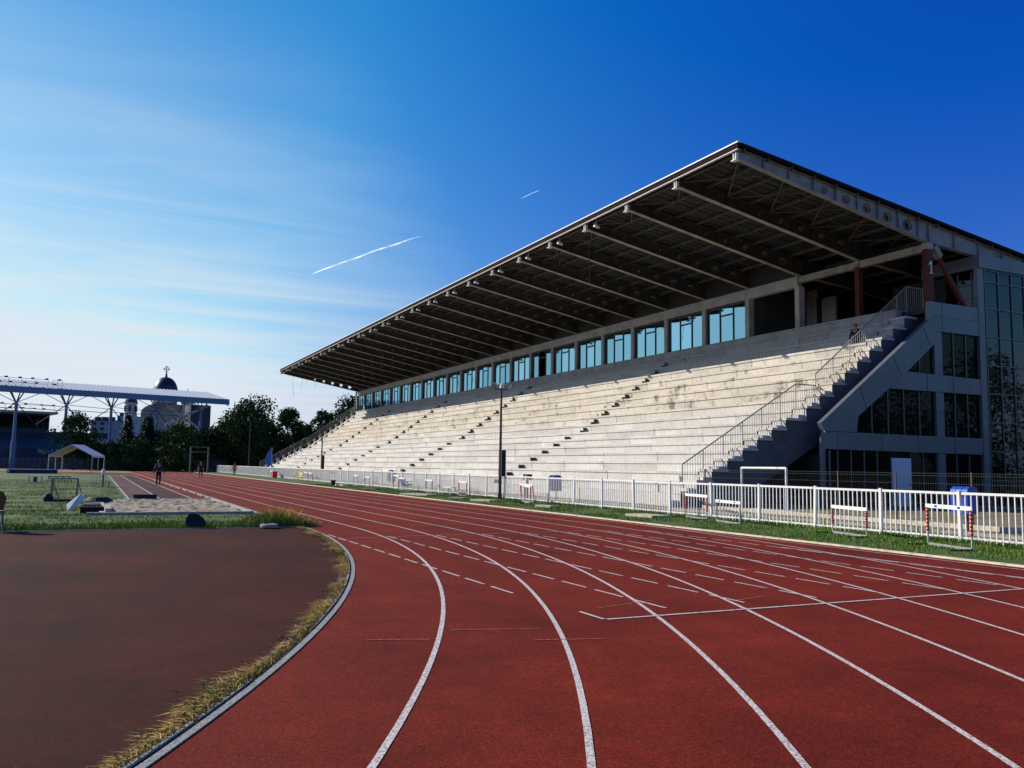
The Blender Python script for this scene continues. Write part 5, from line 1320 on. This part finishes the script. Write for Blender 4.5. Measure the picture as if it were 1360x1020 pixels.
def mth(op, a, b=None, clamp=False):
    m_ = nt.nodes.new('ShaderNodeMath'); m_.operation = op; m_.use_clamp = clamp
    for i, v in enumerate((a, b)):
        if v is None: continue
        if isinstance(v, (int, float)): m_.inputs[i].default_value = v
        else: L.new(v, m_.inputs[i])
    return m_.outputs[0]
STR = .1; EXPM = 2 ** .4
sepc = nt.nodes.new('ShaderNodeSeparateColor'); L.new(sky.outputs[0], sepc.inputs[0]); cmb = nt.nodes.new('ShaderNodeCombineColor')
# deep clear-air colour: contrast of the three channels as a polarised autumn sky shows it
pol = nt.nodes.new('ShaderNodeVectorMath'); pol.operation = 'DOT_PRODUCT'; L.new(tcw.outputs['Generated'], pol.inputs[0]); pol.inputs[1].default_value = tuple(SD)
pf = mth('SUBTRACT', 1.0, mth('MULTIPLY', mth('MAXIMUM', mth('SUBTRACT', .4, mth('MULTIPLY', pol.outputs['Value'], pol.outputs['Value'])), 0), .95))
chs = []
for i_, (k_, p_, o_) in enumerate(((3.9, 1.9, .036), (2.0, 1.27, .0), (1.36, .70, 0))):
    v_ = mth('MINIMUM', mth('MULTIPLY', sepc.outputs[i_], .085), .5 if i_ == 0 else .50 if i_ == 1 else .62)
    chs.append(mth('MULTIPLY', mth('MAXIMUM', mth('SUBTRACT', mth('MULTIPLY', mth('POWER', v_, p_), k_), o_), .004), mth('POWER', pf, (1.0, 1.7, .35)[i_])))
chs[1] = mth('MINIMUM', chs[1], mth('MULTIPLY', chs[2], .86)); chs[0] = mth('MINIMUM', chs[0], mth('MULTIPLY', chs[1], .88))
for i_, v_ in enumerate(chs): L.new(mth('MULTIPLY', v_, 1 / STR / EXPM), cmb.inputs[i_])
zz = mth('MAXIMUM', sx.outputs[2], .03)
cv = nt.nodes.new('ShaderNodeCombineXYZ'); L.new(mth('DIVIDE', sx.outputs[0], zz), cv.inputs[0]); L.new(mth('DIVIDE', sx.outputs[1], zz), cv.inputs[1])
mp = nt.nodes.new('ShaderNodeMapping'); mp.inputs['Rotation'].default_value = (0, 0, .5); mp.inputs['Scale'].default_value = (.5, 1.5, 1); L.new(cv.outputs[0], mp.inputs['Vector'])
n1 = nt.nodes.new('ShaderNodeTexNoise'); n1.inputs['Scale'].default_value = .9; n1.inputs['Detail'].default_value = 9; n1.inputs['Roughness'].default_value = .56; n1.inputs['Distortion'].default_value = .6; L.new(mp.outputs[0], n1.inputs['Vector'])
cl = nt.nodes.new('ShaderNodeMapRange'); cl.inputs['From Min'].default_value = .36; cl.inputs['From Max'].default_value = .80; L.new(n1.outputs['Fac'], cl.inputs['Value'])
# clouds only on the sunward side and low down
az = nt.nodes.new('ShaderNodeVectorMath'); az.operation = 'DOT_PRODUCT'; L.new(tcw.outputs['Generated'], az.inputs[0]); az.inputs[1].default_value = (math.sin(-.2), math.cos(-.2), 0)
mk = nt.nodes.new('ShaderNodeMapRange'); mk.inputs['From Min'].default_value = .80; mk.inputs['From Max'].default_value = .95; L.new(az.outputs['Value'], mk.inputs['Value'])
elv = nt.nodes.new('ShaderNodeMapRange'); elv.inputs['From Min'].default_value = .52; elv.inputs['From Max'].default_value = .20; L.new(sx.outputs[2], elv.inputs['Value'])
cf = mth('MULTIPLY', cl.outputs[0], mth('MULTIPLY', mk.outputs[0], elv.outputs[0]), True)
hz = nt.nodes.new('ShaderNodeMapRange'); hz.inputs['From Min'].default_value = .30; hz.inputs['From Max'].default_value = .02; L.new(sx.outputs[2], hz.inputs['Value'])
cf = mth('ADD', mth('MULTIPLY', cf, .82), mth('MULTIPLY', mth('MULTIPLY', hz.outputs[0], mk.outputs[0]), .42), True)
mx = nt.nodes.new('ShaderNodeMix'); mx.data_type = 'RGBA'; L.new(cf, mx.inputs[0]); L.new(cmb.outputs[0], mx.inputs[6]); mx.inputs[7].default_value = (5.6, 6.1, 6.5, 1)
L.new(mx.outputs[2], bg.inputs['Color']); bg.inputs['Strength'].default_value = STR

sc.view_settings.view_transform = 'Standard'; sc.view_settings.look = 'None'; sc.view_settings.exposure = .4; sc.view_settings.gamma = 1
sc.view_settings.use_curve_mapping = False
sc.cycles.max_bounces = 6; sc.cycles.transparent_max_bounces = 8
